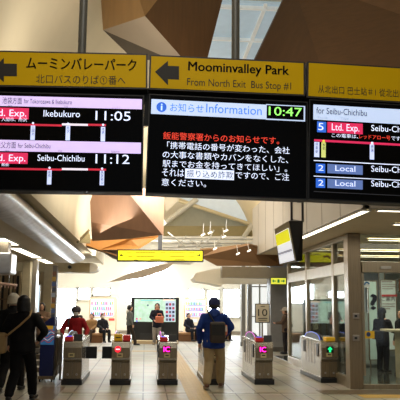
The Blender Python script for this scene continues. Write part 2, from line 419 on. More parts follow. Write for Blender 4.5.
# ---- faceted brown ceiling canopies
def plane3(*tri):
    a, b, c = (P(*q) for q in tri); n = (b-a).cross(c-a)
    def g(px, py): d = ray(px, py); return (px, py, (d*((a-CAMP).dot(n)/d.dot(n))).y)
    return g
A1 = (145, 16, 7.6); A2 = (103, 30, 8.7); A3 = (184, 60, 8.0)
g1 = plane3(A1, A2, (100, -14, 8.9)); g3 = plane3(A1, A3, (226, -14, 8.5)); g4 = plane3(A2, A1, A3); g5 = plane3(A2, g4(172, 60), (134, 60, 9.0))
R1 = (300, 4, 8.4); R2 = (322, 70, 7.7); R3 = (405, 16, 7.4)
h1 = plane3(R1, R2, (250, 70, 8.5)); h2 = plane3(R1, R2, R3); h3 = plane3(R3, h2(318, -14), (420, -14, 7.6))
C1 = (126, 190, 15.0); C2 = (162.5, 235, 15.3); C3 = (91, 222, 15.7)
k1 = plane3(C1, C2, C3); k2 = plane3(C1, C2, (164.5, 190, 16.2)); k3 = plane3(C3, C2, (92, 241, 16.6))
def canopy(name, label, facets, depth, cat='ceiling canopy'):
    """facets: list of (part name, material, [(px,py,Y)...])"""
    base = P(*facets[0][2][0]); t = thing(name, label, cat, base)
    for nm, m, pts in facets:
        q = [P(*p) for p in pts]
        MB().poly(q, (0, depth, depth*.6)).build(nm, m, t, world=True)
    return t
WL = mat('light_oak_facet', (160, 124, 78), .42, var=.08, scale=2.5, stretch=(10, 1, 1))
WG = mat('painted_sheen_facet', (150, 134, 118), .28, var=.06, scale=2)  # greyish highlight is put into this facet's colour
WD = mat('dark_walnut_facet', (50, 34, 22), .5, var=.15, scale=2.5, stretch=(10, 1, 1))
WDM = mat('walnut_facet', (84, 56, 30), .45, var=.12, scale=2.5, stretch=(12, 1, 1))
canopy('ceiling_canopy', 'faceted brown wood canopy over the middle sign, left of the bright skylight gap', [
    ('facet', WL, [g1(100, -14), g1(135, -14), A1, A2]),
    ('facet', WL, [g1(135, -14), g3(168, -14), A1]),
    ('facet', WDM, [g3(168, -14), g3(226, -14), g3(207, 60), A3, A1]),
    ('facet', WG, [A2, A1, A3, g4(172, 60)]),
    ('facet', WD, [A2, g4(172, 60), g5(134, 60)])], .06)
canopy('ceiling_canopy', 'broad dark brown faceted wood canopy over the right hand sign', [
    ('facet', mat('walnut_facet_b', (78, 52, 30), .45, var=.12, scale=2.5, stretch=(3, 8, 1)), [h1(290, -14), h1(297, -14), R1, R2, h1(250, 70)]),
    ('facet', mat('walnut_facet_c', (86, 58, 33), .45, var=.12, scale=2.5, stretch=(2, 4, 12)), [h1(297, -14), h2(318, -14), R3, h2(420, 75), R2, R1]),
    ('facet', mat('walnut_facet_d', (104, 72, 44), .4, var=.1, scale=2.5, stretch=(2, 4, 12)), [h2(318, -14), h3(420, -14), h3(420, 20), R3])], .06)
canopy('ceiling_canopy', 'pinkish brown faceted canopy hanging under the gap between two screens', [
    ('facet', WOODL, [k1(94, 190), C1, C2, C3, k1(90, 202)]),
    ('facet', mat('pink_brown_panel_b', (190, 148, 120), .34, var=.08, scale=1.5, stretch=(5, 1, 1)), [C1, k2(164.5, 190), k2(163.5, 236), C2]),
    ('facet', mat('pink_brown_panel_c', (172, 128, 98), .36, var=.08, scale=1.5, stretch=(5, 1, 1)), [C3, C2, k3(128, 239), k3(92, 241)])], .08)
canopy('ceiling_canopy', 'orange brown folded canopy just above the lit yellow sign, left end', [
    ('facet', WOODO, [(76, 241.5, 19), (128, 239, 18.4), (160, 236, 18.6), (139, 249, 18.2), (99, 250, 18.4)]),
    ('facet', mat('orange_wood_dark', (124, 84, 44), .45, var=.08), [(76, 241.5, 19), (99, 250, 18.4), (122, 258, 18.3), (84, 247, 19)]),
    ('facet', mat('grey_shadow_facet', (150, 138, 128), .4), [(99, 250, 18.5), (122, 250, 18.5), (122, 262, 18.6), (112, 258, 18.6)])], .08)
canopy('ceiling_canopy', 'far brown canopy with a low peak right of the lit yellow sign', [
    ('facet', mat('far_wood', (142, 106, 70), .42, var=.08, scale=2), [(200, 250, 20), (216, 249, 20), (249, 245, 19.6), (283, 252, 20), (283, 266, 20.2), (217, 266, 20.2), (200, 257, 20.1)]),
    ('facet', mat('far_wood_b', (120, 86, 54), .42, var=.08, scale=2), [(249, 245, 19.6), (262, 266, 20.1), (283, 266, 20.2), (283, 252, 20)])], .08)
canopy('ceiling_canopy', 'pale pinkish wing shaped canopy sloping under the lit yellow sign', [
    ('facet', mat('pale_wing', (232, 214, 196), .5, var=.04), [(107, 282.5, 27.5), (128, 274, 27), (160, 265, 26.5), (174, 262.5, 26.3), (166, 270, 26.6), (142, 278, 27.1)]),
    ('facet', mat('pale_wing_b', (226, 222, 216), .5, var=.04), [(163, 261, 26.3), (196, 262, 26.2), (190, 265, 26.4), (170, 264, 26.4)])], .06)
# thin gold-brown piece under the cowl top and lattice lunette
panel([(77, 243, 17), (83, 236, 17), (88, 231, 17), (90, 235, 17), (90, 243, 17)], 'window_9', mat('lunette_lattice', (196, 184, 140), .4, var=.3, scale=20, stretch=(1, 1, 8)))
mb = MB(); 
for k in range(10):
    a, b = P(77+k*1.2, 243-k*1.25, 17), P(78.5+k*1.2, 241-k*1.25, 17); mb.bar(a, b, .03, n=6)
struct(mb, 'trim_17', mat('dark_lunette_arch', (160, 146, 108), .6))

# ---- right bulkhead above the glazed office
ZS, XF, YF, YE = 3.05, 3.20, 9.95, 20.6
FG = MB(); FG.box(((XF+9.5)/2+.0, YF+.05, (ZS+4.5)/2), (9.5-XF, .1, 4.5-ZS)); FG.box((XF+.05, (YF+YE)/2, (ZS+4.5)/2), (.1, YE-YF, 4.5-ZS))
FG.box((XF+.4, YE, (ZS+4.5)/2), (.8, .1, 4.5-ZS))
struct(FG, 'wall_bulkhead', FASCIA)
mb = MB()
for k in range(1, 9): mb.box((XF-.002, YF+k*1.2, (ZS+4.5)/2), (.006, .012, 4.5-ZS))
for k in range(0, 5): mb.box((XF+.02+k*1.2, YF-.002, (ZS+4.5)/2), (.012, .006, 4.5-ZS))
struct(mb, 'trim_18', mat('panel_joint', (120, 112, 100), .6))
struct(MB().box(((XF+10.9)/2, (YF+22)/2+.1, ZS+.06), (10.9-XF-.2, 22-YF, .1)), 'ceiling_office', mat('office_soffit', (206, 192, 160), .6, var=.03))
def strip(a, b, wdt, label, name='ceiling_light', grp='recessed strip lights'):
    a, b = Vector(a), Vector(b); c = (a+b)/2; d = b-a; L_ = d.length; ang = math.atan2(d.y, d.x)
    t = thing(name, label, 'ceiling light', c, ang, grp)
    MB().box((0, 0, -.008), (L_, wdt, .016)).build('diffuser', LAMPM, t)
    mb = MB()
    for s_ in (-1, 1): mb.box((0, s_*(wdt/2+.012), -.008), (L_+.04, .02, .03)); mb.box((s_*(L_/2+.012), 0, -.008), (.02, wdt, .03))
    mb.build('frame', mat('light_frame', (200, 196, 186), .4, .3), t)
zz = ZS+.0
strip((XF+.11, YF+.2, zz), (XF+.11, 14.8, zz), .11, 'long slanting strip light along the left edge of the office soffit')
strip((XF+.28, YF+.16, zz), (XF+4.5, YF+.16, zz), .10, 'strip light along the front edge of the soffit, at the right')
_q = F(394, 223.5, zz)
strip((_q.x, _q.y, zz), (_q.x+2, _q.y, zz), .14, 'strip light under the soffit just behind the front edge one')
# left soffit lights
for i, (a, b) in enumerate((((-8, 211), (14, 215.5)), ((-5, 237), (15, 244.5)), ((14, 247), (38, 257.5)), ((39, 258.5), (51, 263)))):
    p, q = F(*a, 2.845), F(*b, 2.845); c = (p+q)/2
    t = thing('ceiling_light', ['square', 'recessed panel light in the left soffit, cut by the photo edge', 'long recessed panel light in the middle of the left soffit', 'short recessed panel light deepest in the left soffit'][i], 'ceiling light', (c.x, c.y, 2.85), group='recessed lights of the left soffit') if i else None
    if t is None: continue
    wx, ly = (.26, .24, .22)[i-1], max(.5, abs(q.y-p.y)*.95)
    MB().box((0, 0, -.01), (wx, ly, .02)).build('diffuser', LAMPM, t)
    mb = MB()
    for s_ in (-1, 1): mb.box((s_*(wx/2+.015), 0, -.01), (.03, ly+.06, .03)); mb.box((0, s_*(ly/2+.015), -.01), (wx, .03, .03))
    mb.build('frame', mat('light_frame', (200, 196, 186), .4, .3), t)

# ---- glazed office
XG, YG = 4.12, 13.62
# floor inside
struct(MB().box((7.6, 18.0, .006), (6.9, 8.7, .012)), 'floor_office', mat('office_floor', (74, 76, 70), .12, var=.15, scale=3))
struct(MB().box((7.85, 22.3, 1.5), (6.2, .15, 3.1)), 'wall_office_back', mat('office_wall_pale', (150, 158, 156), .6))
# corner post
a, b = P(347, 300, YG), P(362, 300, YG)
t = thing('corner_post', 'broad brown steel post at the corner of the glazed office', 'post', ((a.x+b.x)/2, YG+.1, 0)); cp = t
MB().box((0, 0, 1.525), (b.x-a.x-.04, .3, 3.05), bev=.01).build('post_casing', STEELD, t)
for px, py in ((356, 316), (356, 338)):
    q = P(px, py, YG-.06); MB().box((q.x, YG-.065, q.z), (.13, .03, .11), bev=.005).build('switch_plate', STEEL, t, world=True)
    MB().box((q.x-.01, YG-.085, q.z), (.05, .015, .04)).build('keyhole_cover', BLACK, t, world=True)
# side glass wall with mullions
def side_at(px): # world Y on the plane x = XG for a pixel column
    return XP(px, 300, XG).y
stops = [YG+.28] + [side_at(v) for v in (335, 308, 289.5)]
t = thing('glass_screen_wall', 'glazed side wall of the office with brown steel uprights behind the green arrow gate', 'glass wall', (XG, YG, 0))
for i, y in enumerate(stops[1:]):
    MB().box((XG, y, 1.52), (.1, .16, 3.04), bev=.008).build('mullion', STEELW, t, world=True)
for i in range(3):
    y0, y1 = stops[i], stops[i+1]
    MB().box((XG, (y0+y1)/2, 1.6), (.012, y1-y0-.1, 2.75)).build('glass_pane', GLASS, t, world=True)
MB().box((XG, (stops[0]+stops[3])/2, .1), (.12, stops[3]-stops[0], .2), bev=.01).build('bottom_rail', STEELW, t, world=True)
MB().box((XG, (stops[0]+stops[3])/2, 3.0), (.12, stops[3]-stops[0], .1), bev=.01).build('top_rail', STEELW, t, world=True)
za = XP(345, 262, XG).z; zb = XP(345, 274.5, XG).z
MB().box((XG, (stops[0]+stops[3])/2, (za+zb)/2), (.09, stops[3]-stops[0], za-zb), bev=.01).build('transom_band', mat('pale_steel', (206, 202, 192), .4, .3), t, world=True)
# front: door with header and glazing
t = thing('office_entrance', 'glazed office front with steel header and bottom rail right of the corner post', 'glass wall', (6.5, YG, 0))
x0 = b.x; x1 = 8.6
zt, zh = P(370, 262, YG).z, P(370, 272.5, YG).z
MB().box(((x0+x1)/2, YG+.05, (zt+zh)/2), (x1-x0, .22, zt-zh), bev=.01).build('header', STEELW, t, world=True)
q = P(386, 267.5, YG-.1); MB().box((q.x, YG-.08, q.z), (.22, .05, .06), bev=.01).build('door_sensor', mat('sensor_grey', (196, 192, 184), .4), t, world=True)
zf = P(370, 384.5, YG).z
MB().box(((x0+x1)/2, YG+.05, zf/2+.0), (x1-x0, .12, max(.06, zf)), bev=.005).build('bottom_rail', STEELW, t, world=True)
MB().box(((x0+x1)/2, YG+.05, (zt+3.05)/2), (x1-x0, .012, 3.05-zt-.02)).build('upper_pane', GLASS, t, world=True)
MB().box((x0+.03, YG+.05, 1.3), (.05, .05, 2.1)).build('door_stile', STEELW, t, world=True)
MB().box(((x0+x1)/2, YG+.05, (zh+zf)/2), (x1-x0, .012, zh-zf-.02)).build('door_pane', GLASS, t, world=True)

# ================================================================ OVERHEAD SIGNS AND SCREENS
YS = 5.6
HOUS = mat('sign_housing', (44, 38, 30), .5)
for px, nm in ((81.5, 'grey hanger pole rising behind the left yellow sign'), (235.5, 'grey hanger pole in front of the bright skylight gap')):
    p = P(px, 60, 5.78)
    t = thing('hanger_pole', nm, 'pole', (p.x, p.y, 3.62))
    MB().bar((0, 0, 0), (0, 0, 2.7), .036, n=16).build('pole', mat('pole_grey', (92, 92, 88), .4, .3), t, True)
    MB().bar((0, 0, 0), (0, 0, .04), .07, n=16).build('flange', HOUS, t, True)
# shared back frame of the sign row
a, b = P(-60, 92, 5.74), P(440, 100, 5.74)
t = thing('sign_carrier_beam', 'black carrier beam between the yellow signs and the screens', 'beam', ((a.x+b.x)/2, 5.7, (a.z+b.z)/2))
R = Matrix.Rotation(0, 4, 'Y')
MB().box((0, .1, 0.0), (b.x-a.x, .1, .12)).build('beam', BLACKM, t)
for x in (-1.1, -.02, 1.36): MB().box((x-t.location.x, .06, -.12), (.05, .05, .3)).build('bracket', BLACKM, t)

def sign_box(name, label, cat, tl, tr, br, bl, fm, hm, bez, Y=YS, depth=.14, grp=None):
    f = Face(tl, tr, br, bl, Y); t = thing(name, label, cat, f.c+Vector((0, depth/2, 0)), 0, grp)
    mb = MB(); f.slab(mb, f.c, f.w, f.h, depth, 0); mb.build('housing', hm, t, world=True)
    mb = MB(); f.slab(mb, f.c, f.w-2*bez, f.h-2*bez, .006, .004); mb.build('face_panel', fm, t, world=True)
    f.t = t; return f
def rect(f, x0, y0, x1, y1, m, name, o=.006): mb = MB(); f.rect(mb, x0, y0, x1, y1, o); return mb.build(name, m, f.t, world=True)
def fpoly(f, pts, m, name, o=.006):
    q = [f.at(x, y, o) for x, y in pts]; return MB().poly(q, (0, .002, 0)).build(name, m, f.t, world=True)
def disc(f, px, py, rp, m, name, o=.008, n=28):
    c = f.at(px, py, o); r = (f.at(px+rp, py)-f.at(px, py)).length
    return MB().poly([c+f.x*r*math.cos(2*PI*i/n)+f.z*r*math.sin(2*PI*i/n) for i in range(n)], (0, .002, 0)).build(name, m, f.t, world=True)

f = sign_box('direction_sign', 'yellow hanging sign with a big black arrow and Japanese lettering, left of the row', 'sign', (-38, 50), (147.5, 53.5), (147.5, 89.5), (-38, 85.5), YEL, HOUS, .014)
fpoly(f, [(-9, 71), (4, 58), (4, 63.7), (17, 64), (17, 76.5), (4, 76.3), (4, 82.5)], INK, 'arrow')
f.text('ムーミンバレーパーク', 26, 136.5, 69, 12, INK, f.t, bold=.022)
f.text('北口バスのりば①番へ', 36, 125.5, 83.5, 9, INK, f.t)
f = sign_box('direction_sign', 'yellow hanging sign with black arrow and English park lettering, middle of the row', 'sign', (149.2, 54.5), (305, 62), (305, 96), (149.2, 89.5), YEL, HOUS, .014)
fpoly(f, [(155, 72), (168, 61), (168, 66), (179, 66.5), (179, 79.8), (168, 79.3), (168, 85.5)], INK, 'arrow')
f.text('Moominvalley Park', 188, 289, 70.5, 9, INK, f.t, bold=.022)
f.text('From North Exit  Bus Stop #1', 187, 291, 85.3, 7.2, INK, f.t)
f = sign_box('direction_sign', 'plain yellow hanging sign with small Chinese lettering only, right of the row', 'sign', (307, 61.5), (442, 69.5), (442, 105.5), (307, 97.3), YEL, HOUS, .014)
f.text('从北出口 巴士站＃1 從北出口 巴士站＃1', 318, 436, 93, 8, INK, f.t)

def hdr_labels(f, pts):
    for x, y, s in pts: f.text(s, x, x+len(s)*2.1, y, 2.2, SINK, f.t, name='small_lettering')
# left departure screen
f = sign_box('departure_screen', 'black departure screen listing 11:05 and 11:12 trains, leftmost', 'screen', (-40, 91), (143.5, 95), (143.2, 193), (-40, 189.5), SCRB, BLACKM, .01, depth=.16); t = f.t
rect(f, -30, 95, 142, 105.3, LAV, 'header_band'); rect(f, -30, 139.3, 141, 150.5, LAV, 'header_band')
f.text('池袋方面', 2.5, 22, 104, 6.6, SINK, t, o=.01); f.text('for Tokorozawa & Ikebukuro', 24, 72, 103.5, 4.5, SINK, t, o=.01)
f.text('秩父方面', -4, 16, 148.3, 6.6, SINK, t, o=.01); f.text('for Seibu-Chichibu', 18, 50.5, 148, 4.6, SINK, t, o=.01)
for y, cx in ((107, 29), (152, 28)):
    rect(f, -30, y, cx, y+11, CRIM, 'train_type_box'); f.text('Ltd. Exp.', -10, cx-2.5, y+9, 6.6, TXTW, t, o=.01)
f.text('Ikebukuro', 43.5, 80, 116.6, 6.4, TXTW, t); f.text('11:05', 95.5, 130.5, 120.2, 9.2, TXTW, t)
f.text('Seibu-Chichibu', 37.5, 84.5, 160.8, 6.2, TXTW, t); f.text('11:12', 95.5, 129.5, 163.4, 9.2, TXTW, t)
f.text('入間市、所沢', 1.5, 27, 121.3, 4, TXTW, t); f.text('飯能', 1.5, 9, 166.2, 3.6, TXTW, t)
PINK = glow('screen_line_pale', (232, 222, 236), .9)
for y in (122.6, 167.2):
    rect(f, -30, y, 62, y+2, CRIMD, 'route_line'); rect(f, 62, y+.9, 88, y+2.9, PINK, 'route_line'); rect(f, 88, y+1.3, 106, y+3.3, CRIMD, 'route_line')
for x, y, s in ((31, 125.5, '入間市'), (66, 126, '所沢'), (101, 127, '池袋'), (47.5, 170, '飯能'), (100, 170.8, '西武秩父')):
    rect(f, x, y, x+4.3, y+14.5, LBLUE, 'station_tag')
    for k, ch in enumerate(s): f.text(ch, x+.8, x+3.5, y+3.8+k*3.3, 2.8, SINK, t, o=.01, name='small_lettering')
    disc(f, x+2.2, y-2, 1.1, TXTW, 'stop_marker', .01)
hdr_labels(f, [(8, 107.5, '種別'), (64, 108.2, '行先'), (112, 108.8, '発車時刻'), (5, 152.5, '種別'), (58, 152.6, '行先'), (111, 153.2, '発車時刻')])

# middle information screen
f = sign_box('information_screen', 'black information screen with lines of Japanese notice text and a 10:47 clock', 'screen', (148, 94), (308, 101.5), (307, 200), (146.5, 193), SCRB, BLACKM, .01, depth=.16); t = f.t
rect(f, 151.5, 99.2, 266, 113.9, PALEB, 'header_band')
rect(f, 266, 104.3, 305, 119.8, PALEB, 'clock_border'); rect(f, 266.6, 105.3, 303.5, 118.6, SCRB, 'clock_panel', .009)
disc(f, 161.5, 107.3, 5.1, NUMB, 'info_icon', .009); f.text('i', 160.6, 162.4, 110.6, 6.6, PALEB, t, o=.012, bold=.03)
f.text('お知らせ', 170, 203.5, 111.6, 8.5, TXTB, t, o=.009); f.text('Information', 206, 261.5, 112.6, 8.8, TXTB, t, o=.009)
f.text('10:47', 268.5, 301.5, 115.4, 8.6, TXTG, t, o=.012)
f.text('飯能警察署からのお知らせです。', 163, 279, 139.3, 7.4, TXTR, t)
f.text('「携帯電話の番号が変わった、会社', 167, 289.5, 148.8, 7.2, TXTW, t)
f.text('の大事な書類やカバンをなくした、', 162.5, 288, 158.0, 7.2, TXTW, t)
f.text('駅までお金を持ってきてほしい」。', 162.5, 287, 167.0, 7.2, TXTW, t)
f.text('それは', 162, 184, 176, 7.2, TXTW, t); rect(f, 185.2, 168.6, 234, 178.2, TXTW, 'highlight_box')
f.text('振り込め詐欺', 186.5, 233, 177.2, 7.4, SINK, t, o=.01); f.text('ですので、ご注', 235.5, 289, 178.6, 7.2, TXTW, t)
f.text('意ください。', 161.5, 206, 185.6, 7.2, TXTW, t)

# right departure screen
f = sign_box('departure_screen', 'black departure screen with numbered Local and Ltd. Exp. rows, rightmost', 'screen', (309.5, 99.5), (442, 106.5), (442, 206), (307.8, 199), SCRB, BLACKM, .01, depth=.16); t = f.t
rect(f, 313.3, 104.6, 442, 119.6, PALEB, 'header_band')
f.text('for Seibu-Chichibu', 316, 366.5, 113.6, 6.2, SINK, t, o=.01)
hdr_labels(f, [(317, 118.5, 'Track'), (340, 119.5, 'Type'), (384, 121.5, 'Destination')])
for y, n, ty, m_, te, ye in ((121.6, '5', 'Ltd. Exp.', CRIM, 'Seibu-Chichibu', 11), (163.6, '2', 'Local', LOCAL, 'Seibu-Chichibu', 9.6), (178.4, '2', 'Local', LOCAL, 'Seibu-Chichibu', 9.6)):
    rect(f, 315.8 if n == '2' else 317, y, 325 if n == '2' else 326, y+ye-.4, NUMB, 'track_number_box'); f.text(n, 318, 323.2, y+ye-2.4, ye-4, TXTW, t, o=.01)
    rect(f, 327.3, y+.4, 362.5, y+ye, m_, 'train_type_box')
    f.text(ty, 331.5 if n == '5' else 335, 359 if n == '5' else 355, y+ye-2.2, ye-4.2, TXTW, t, o=.01)
    f.text(te, 371, 420, y+ye-1.6, 6, TXTW, t)
f.text('この電車は、', 331.5, 358, 137.3, 4, TXTW, t); f.text('レッドアロー号', 359, 390, 138.8, 4, TXTR, t); f.text('です。', 391, 402, 140.5, 4, TXTW, t)
rect(f, 314, 139.3, 442, 141.4, CRIM, 'route_line')
rect(f, 313.6, 160.2, 442, 161, TXTW, 'row_divider'); rect(f, 313.6, 175.8, 442, 176.5, TXTW, 'row_divider'); rect(f, 313.6, 191.2, 442, 191.9, mat('screen_dim', (70, 72, 84), .5), 'row_divider')
for x, y, s, m_ in ((314.2, 142, '停車駅', LBLUE), (321.3, 142.4, '飯能', glow('tag_green', (206, 214, 120), .8)), (369.6, 144.5, '横瀬', LBLUE)):
    rect(f, x, y, x+5 if s[0] == '停' else x+4.3, y+15, m_, 'station_tag')
    for k, ch in enumerate(s): f.text(ch, x+.9, x+3.6, y+4+k*3.6, 3, SINK, t, o=.01, name='small_lettering')
disc(f, 323.4, 141.4, 1.3, glow('tag_yellow', (230, 210, 80), .9), 'stop_marker', .01); disc(f, 371.8, 143.4, 1.3, TXTW, 'stop_marker', .01)

# lit yellow sign beyond
f = sign_box('exit_sign', 'long lit yellow sign with black arrows at both ends, hanging over the gates', 'sign', (117, 249.5), (203.5, 249.8), (203.5, 261.8), (117, 261.2), YELLIT, HOUS, .03, Y=17.0, depth=.2); t = f.t
for s_, x in ((1, 119.6), (-1, 200.8)):
    fpoly(f, [(x, 255.2), (x+s_*2, 253.4), (x+s_*2, 254.8), (x+s_*4, 254.8), (x+s_*4, 255.7), (x+s_*2, 255.7), (x+s_*2, 257)], INK, 'arrow', .01)
for x0, x1, y in ((126, 132, 252.3), (135, 156, 252), (160, 166, 252), (168, 186, 251.9), (188, 195, 252.2), (128, 133, 256), (136, 155, 256), (169, 185, 256), (188, 195, 256.3), (134, 138, 259.4), (150, 162, 259), (174, 185, 259)):
    rect(f, x0, y, x1, y+.7, mat('faded_sign_ink', (120, 108, 10), .5), 'small_lettering', .01)
q = P(160, 249, 17.1)
for dx in (0,): MB().box((q.x, 17.1, q.z+2.1), (.1, .08, 4.3)).build('hanger_post', mat('post_grey', (120, 122, 124), .4, .3), t, world=True)
# small green-yellow exit sign over the grey column
f = sign_box('exit_sign', 'small yellow sign with green arrows on the grey column behind the gates', 'sign', (270.5, 277.4), (286.5, 277.6), (286.5, 284.8), (270.5, 284.6), glow('lit_yellow_green', (226, 226, 70), .8), HOUS, .02, Y=23.7, depth=.26); t = f.t
f.t.location.y += 0
GRN = glow('sign_green', (20, 130, 60), .4)
for s_, x in ((1, 272), (-1, 285)): fpoly(f, [(x, 281), (x+s_*1.8, 279), (x+s_*1.8, 280.5), (x+s_*4, 280.5), (x+s_*4, 281.6), (x+s_*1.8, 281.6), (x+s_*1.8, 283)], GRN, 'arrow', .01)
fpoly(f, [(277.3, 279.3), (279.6, 279.3), (279.6, 282.8), (277.3, 282.8)], GRN, 'pictogram', .01)

# hanging monitor seen from the side
A = [P(275, 229, 9.9), P(289, 221, 9.35), P(296.5, 261, 9.3), P(280, 265, 9.85)]
B = [P(292, 219, 9.75), P(303, 221, 9.35), P(302.5, 260.5, 9.35), P(296, 262, 9.7)]
t = thing('hanging_monitor', 'tilted ceiling monitor with painted yellow and white reflection on a black bracket, by the glazed office', 'monitor', A[2])
MB().hull(A+B).build('housing', BLACK, t, world=True)
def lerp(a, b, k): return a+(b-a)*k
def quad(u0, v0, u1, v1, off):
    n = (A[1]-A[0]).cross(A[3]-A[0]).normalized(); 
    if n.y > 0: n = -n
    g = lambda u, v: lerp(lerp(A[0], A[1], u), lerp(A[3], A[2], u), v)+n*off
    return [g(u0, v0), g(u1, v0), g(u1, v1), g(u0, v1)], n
for nm, uv, off, m_ in (('bezel', (0, 0, 1, 1), .008, mat('monitor_bezel', (160, 150, 120), .3, .5)), ('screen', (.05, .16, .93, .97), .014, glow('painted_reflection_white', (214, 216, 222), .95)), ('yellow_reflection_band', (.06, .18, .92, .48), .02, glow('painted_reflection_yellow', (226, 220, 30), .8)), ('grey_reflection_band', (.06, .68, .92, .74), .02, glow('painted_reflection_grey', (160, 160, 172), .6))):
    q, n = quad(*uv, off); MB().poly(q, -n*.006).build(nm, m_, t, world=True)  # glowing bands paint the yellow sign's reflection onto the screen
for (x0, y0), (x1, y1) in (((291.5, 199), (291.5, 222)), ((302.5, 199), (302.5, 222)), ((291, 201), (303, 197.5))):
    a, b = P(x0, y0, 9.5), P(x1, y1, 9.5); MB().box((a+b)/2, (max(.03, abs(b.x-a.x)), .04, max(.03, abs(a.z-b.z)))).build('bracket', BLACK, t, world=True)
a = P(299, 199, 9.5); MB().box((a.x, 9.5, a.z+1.9), (.05, .05, 3.9)).build('drop_rod', BLACK, t, world=True)

# ================================================================ TICKET GATES
GATESIDE = mat('gate_steel_side', (172, 166, 154), .26, .75, var=.08, scale=2, stretch=(1, 1, 8))
def gate(loc, label, face, reader, flap=None, rz=0):
    t = thing('ticket_gate', label, 'ticket gate', loc, rz, 'row of ticket gates')
    prof = [(.05, .1), (.05, .44), (-.02, .49), (-.03, .72), (.0, .84), (.12, .87), (1.8, .9), (1.9, .86), (1.9, .1)]
    bm = MB().poly([(-.185, y, z) for y, z in prof], (.37, 0, 0))
    o = bm.build('cabinet', GATESIDE, t); b_ = o.modifiers.new('b', 'BEVEL'); b_.width = .012; b_.segments = 2
    MB().box((0, .95, .05), (.41, 1.98, .1), bev=.012).build('plinth', BLACK, t)
    mb = MB()
    for s_ in (-1, 1): mb.box((s_*.2, .95, .105), (.02, 1.94, .02))
    mb.build('plinth_trim', STEEL, t)
    MB().box((0, -.034, .63), (.34, .012, .2), bev=.004).build('front_plate', STEELD, t)
    for s_ in (-1, 1):
        d = MB().box((s_*.088, .044, .275), (.168, .014, .32), bev=.003).build('service_door', STEELD, t)
        MB().box((s_*.088, .034, .2), (.034, .01, .034)).build('lock', mat('lock_pale', (200, 196, 186), .4), d)
        MB().bar((s_*.088, .032, .2), (s_*.088, .026, .2), .009).build('keyhole', BLACK, d)
    MB().box((-.02, -.044, .58), (.12, .012, .08), bev=.003).build('ticket_outlet', mat('outlet_cream', (206, 190, 140), .4), t)
    MB().box((-.02, -.052, .585), (.07, .006, .022)).build('outlet_slot', BLACK, t)
    if face == 'stop':
        o = MB().bar((-.06, -.035, .70), (-.06, -.05, .70), .062, n=28).build('stop_light', glow('stop_red', (245, 30, 50), 1.5), t)
        MB().box((-.06, -.053, .70), (.08, .006, .022)).build('stop_bar', glow('stop_white', (255, 220, 225), 1.3), o)
    elif face == 'IC':
        me = text_mesh('IC', .02); xs = [v.co.x for v in me.vertices]; ys = [v.co.y for v in me.vertices]
        for v in me.vertices: v.co = Vector(((v.co.x-min(xs))/(max(xs)-min(xs))*.13-.095, -.046, .655+v.co.y/max(ys)*.1))
        me.materials.clear(); me.materials.append(glow('ic_magenta', (255, 60, 200), 1.3))
        MB().box((-.03, -.038, .705), (.16, .008, .13)).build('display_window', BLACK, t)
        o = bpy.data.objects.new('ic_lettering', me); COL.objects.link(o); o.parent = t
    elif face == 'go':
        MB().box((.0, -.038, .69), (.15, .008, .13)).build('display_window', BLACK, t)
        MB().poly([(0, -.046, .75), (.055, -.046, .69), (.02, -.046, .69), (.02, -.046, .635), (-.02, -.046, .635), (-.02, -.046, .69), (-.055, -.046, .69)], (0, .004, 0)).build('go_arrow', glow('go_green', (20, 230, 130), 1.6), t)
    # top: slot module, pad, small display
    if reader == 'yellow':
        MB().box((-.06, .1, .93), (.17, .2, .13), bev=.012).build('ticket_slot', YELP, t); MB().box((-.06, -.003, .93), (.1, .006, .02)).build('slot_mouth', BLACK, t)
        MB().box((.11, .12, .92), (.15, .24, .11), bev=.012).build('card_pad', RED, t)
    elif reader == 'pad':
        MB().box((-.09, .12, .9), (.16, .24, .08), bev=.012).build('card_pad', RED, t)
        MB().box((-.09, .1, .945), (.1, .12, .015)).build('pad_display', glow('pad_blue', (60, 70, 220), 1.1), t)
        MB().box((.09, .1, .92), (.17, .03, .13), Matrix.Rotation(-.25, 4, 'X'), bev=.006).build('display_panel', DARKG, t)
    else:
        MB().box((.03, .12, .9), (.2, .24, .08), bev=.012).build('card_pad', YELP, t)
        MB().box((.02, .03, .9), (.12, .02, .04)).build('slot_mouth', BLACK, t)
    pts = [Vector((-.14, .25+1.45*k/16, 0.87+.14*math.sin(PI*k/16)**.45)) for k in range(17)]
    arch = MB().poly([(p.x, p.y, p.z) for p in pts], (.07, 0, 0)).build('sensor_arch', BLACK, t)
    MB().tube([p+Vector((.0, 0, .008)) for p in pts], .007, 6).build('arch_light', glow('arch_'+face, {'none': (200, 220, 255), 'stop': (230, 190, 250), 'IC': (235, 110, 235), 'go': (110, 130, 230)}[face], .7), arch)
    for y, z in ((.28, .66), (1.55, .68)):
        for s_ in (-1,): MB().box((s_*.19, y, z), (.02, .17, .27), bev=.009).build('side_sensor', DARKG, t)
    mb = MB()
    for k in range(4): mb.box((-.187, .55+.28*k, .6), (.004, .008, .5))
    mb.build('panel_seam', DARKG, t)
    if flap:
        for s_ in flap: MB().box((s_*.305, .85, .575), (.235, .05, .25), bev=.01).build('flap', BLACK, t)
    return t
def gx(a, b, y=385): return F((a+b)/2, y)
gp = {1: gx(61.5, 81.5), 2: gx(109.5, 130.5), 3: gx(157, 178), 4: gx(203, 225), 5: gx(253.5, 275, 384.5), 6: gx(319.5, 334, 381)}
gate(gp[1], 'steel ticket gate beside the railing, where the red jacket passes', 'none', 'pad', flap=(1,))
gate(gp[2], 'steel ticket gate with a round red stop light and yellow slot', 'stop', 'yellow', flap=(-1,))
gate(gp[3], 'steel ticket gate with pink IC light standing before the big map board', 'IC', 'pad')
gate(gp[4], 'steel ticket gate hidden behind the walker in the blue jacket', 'IC', 'pad')
gate(gp[5], 'steel ticket gate with pink IC light in front of the grey column', 'IC', 'pad')
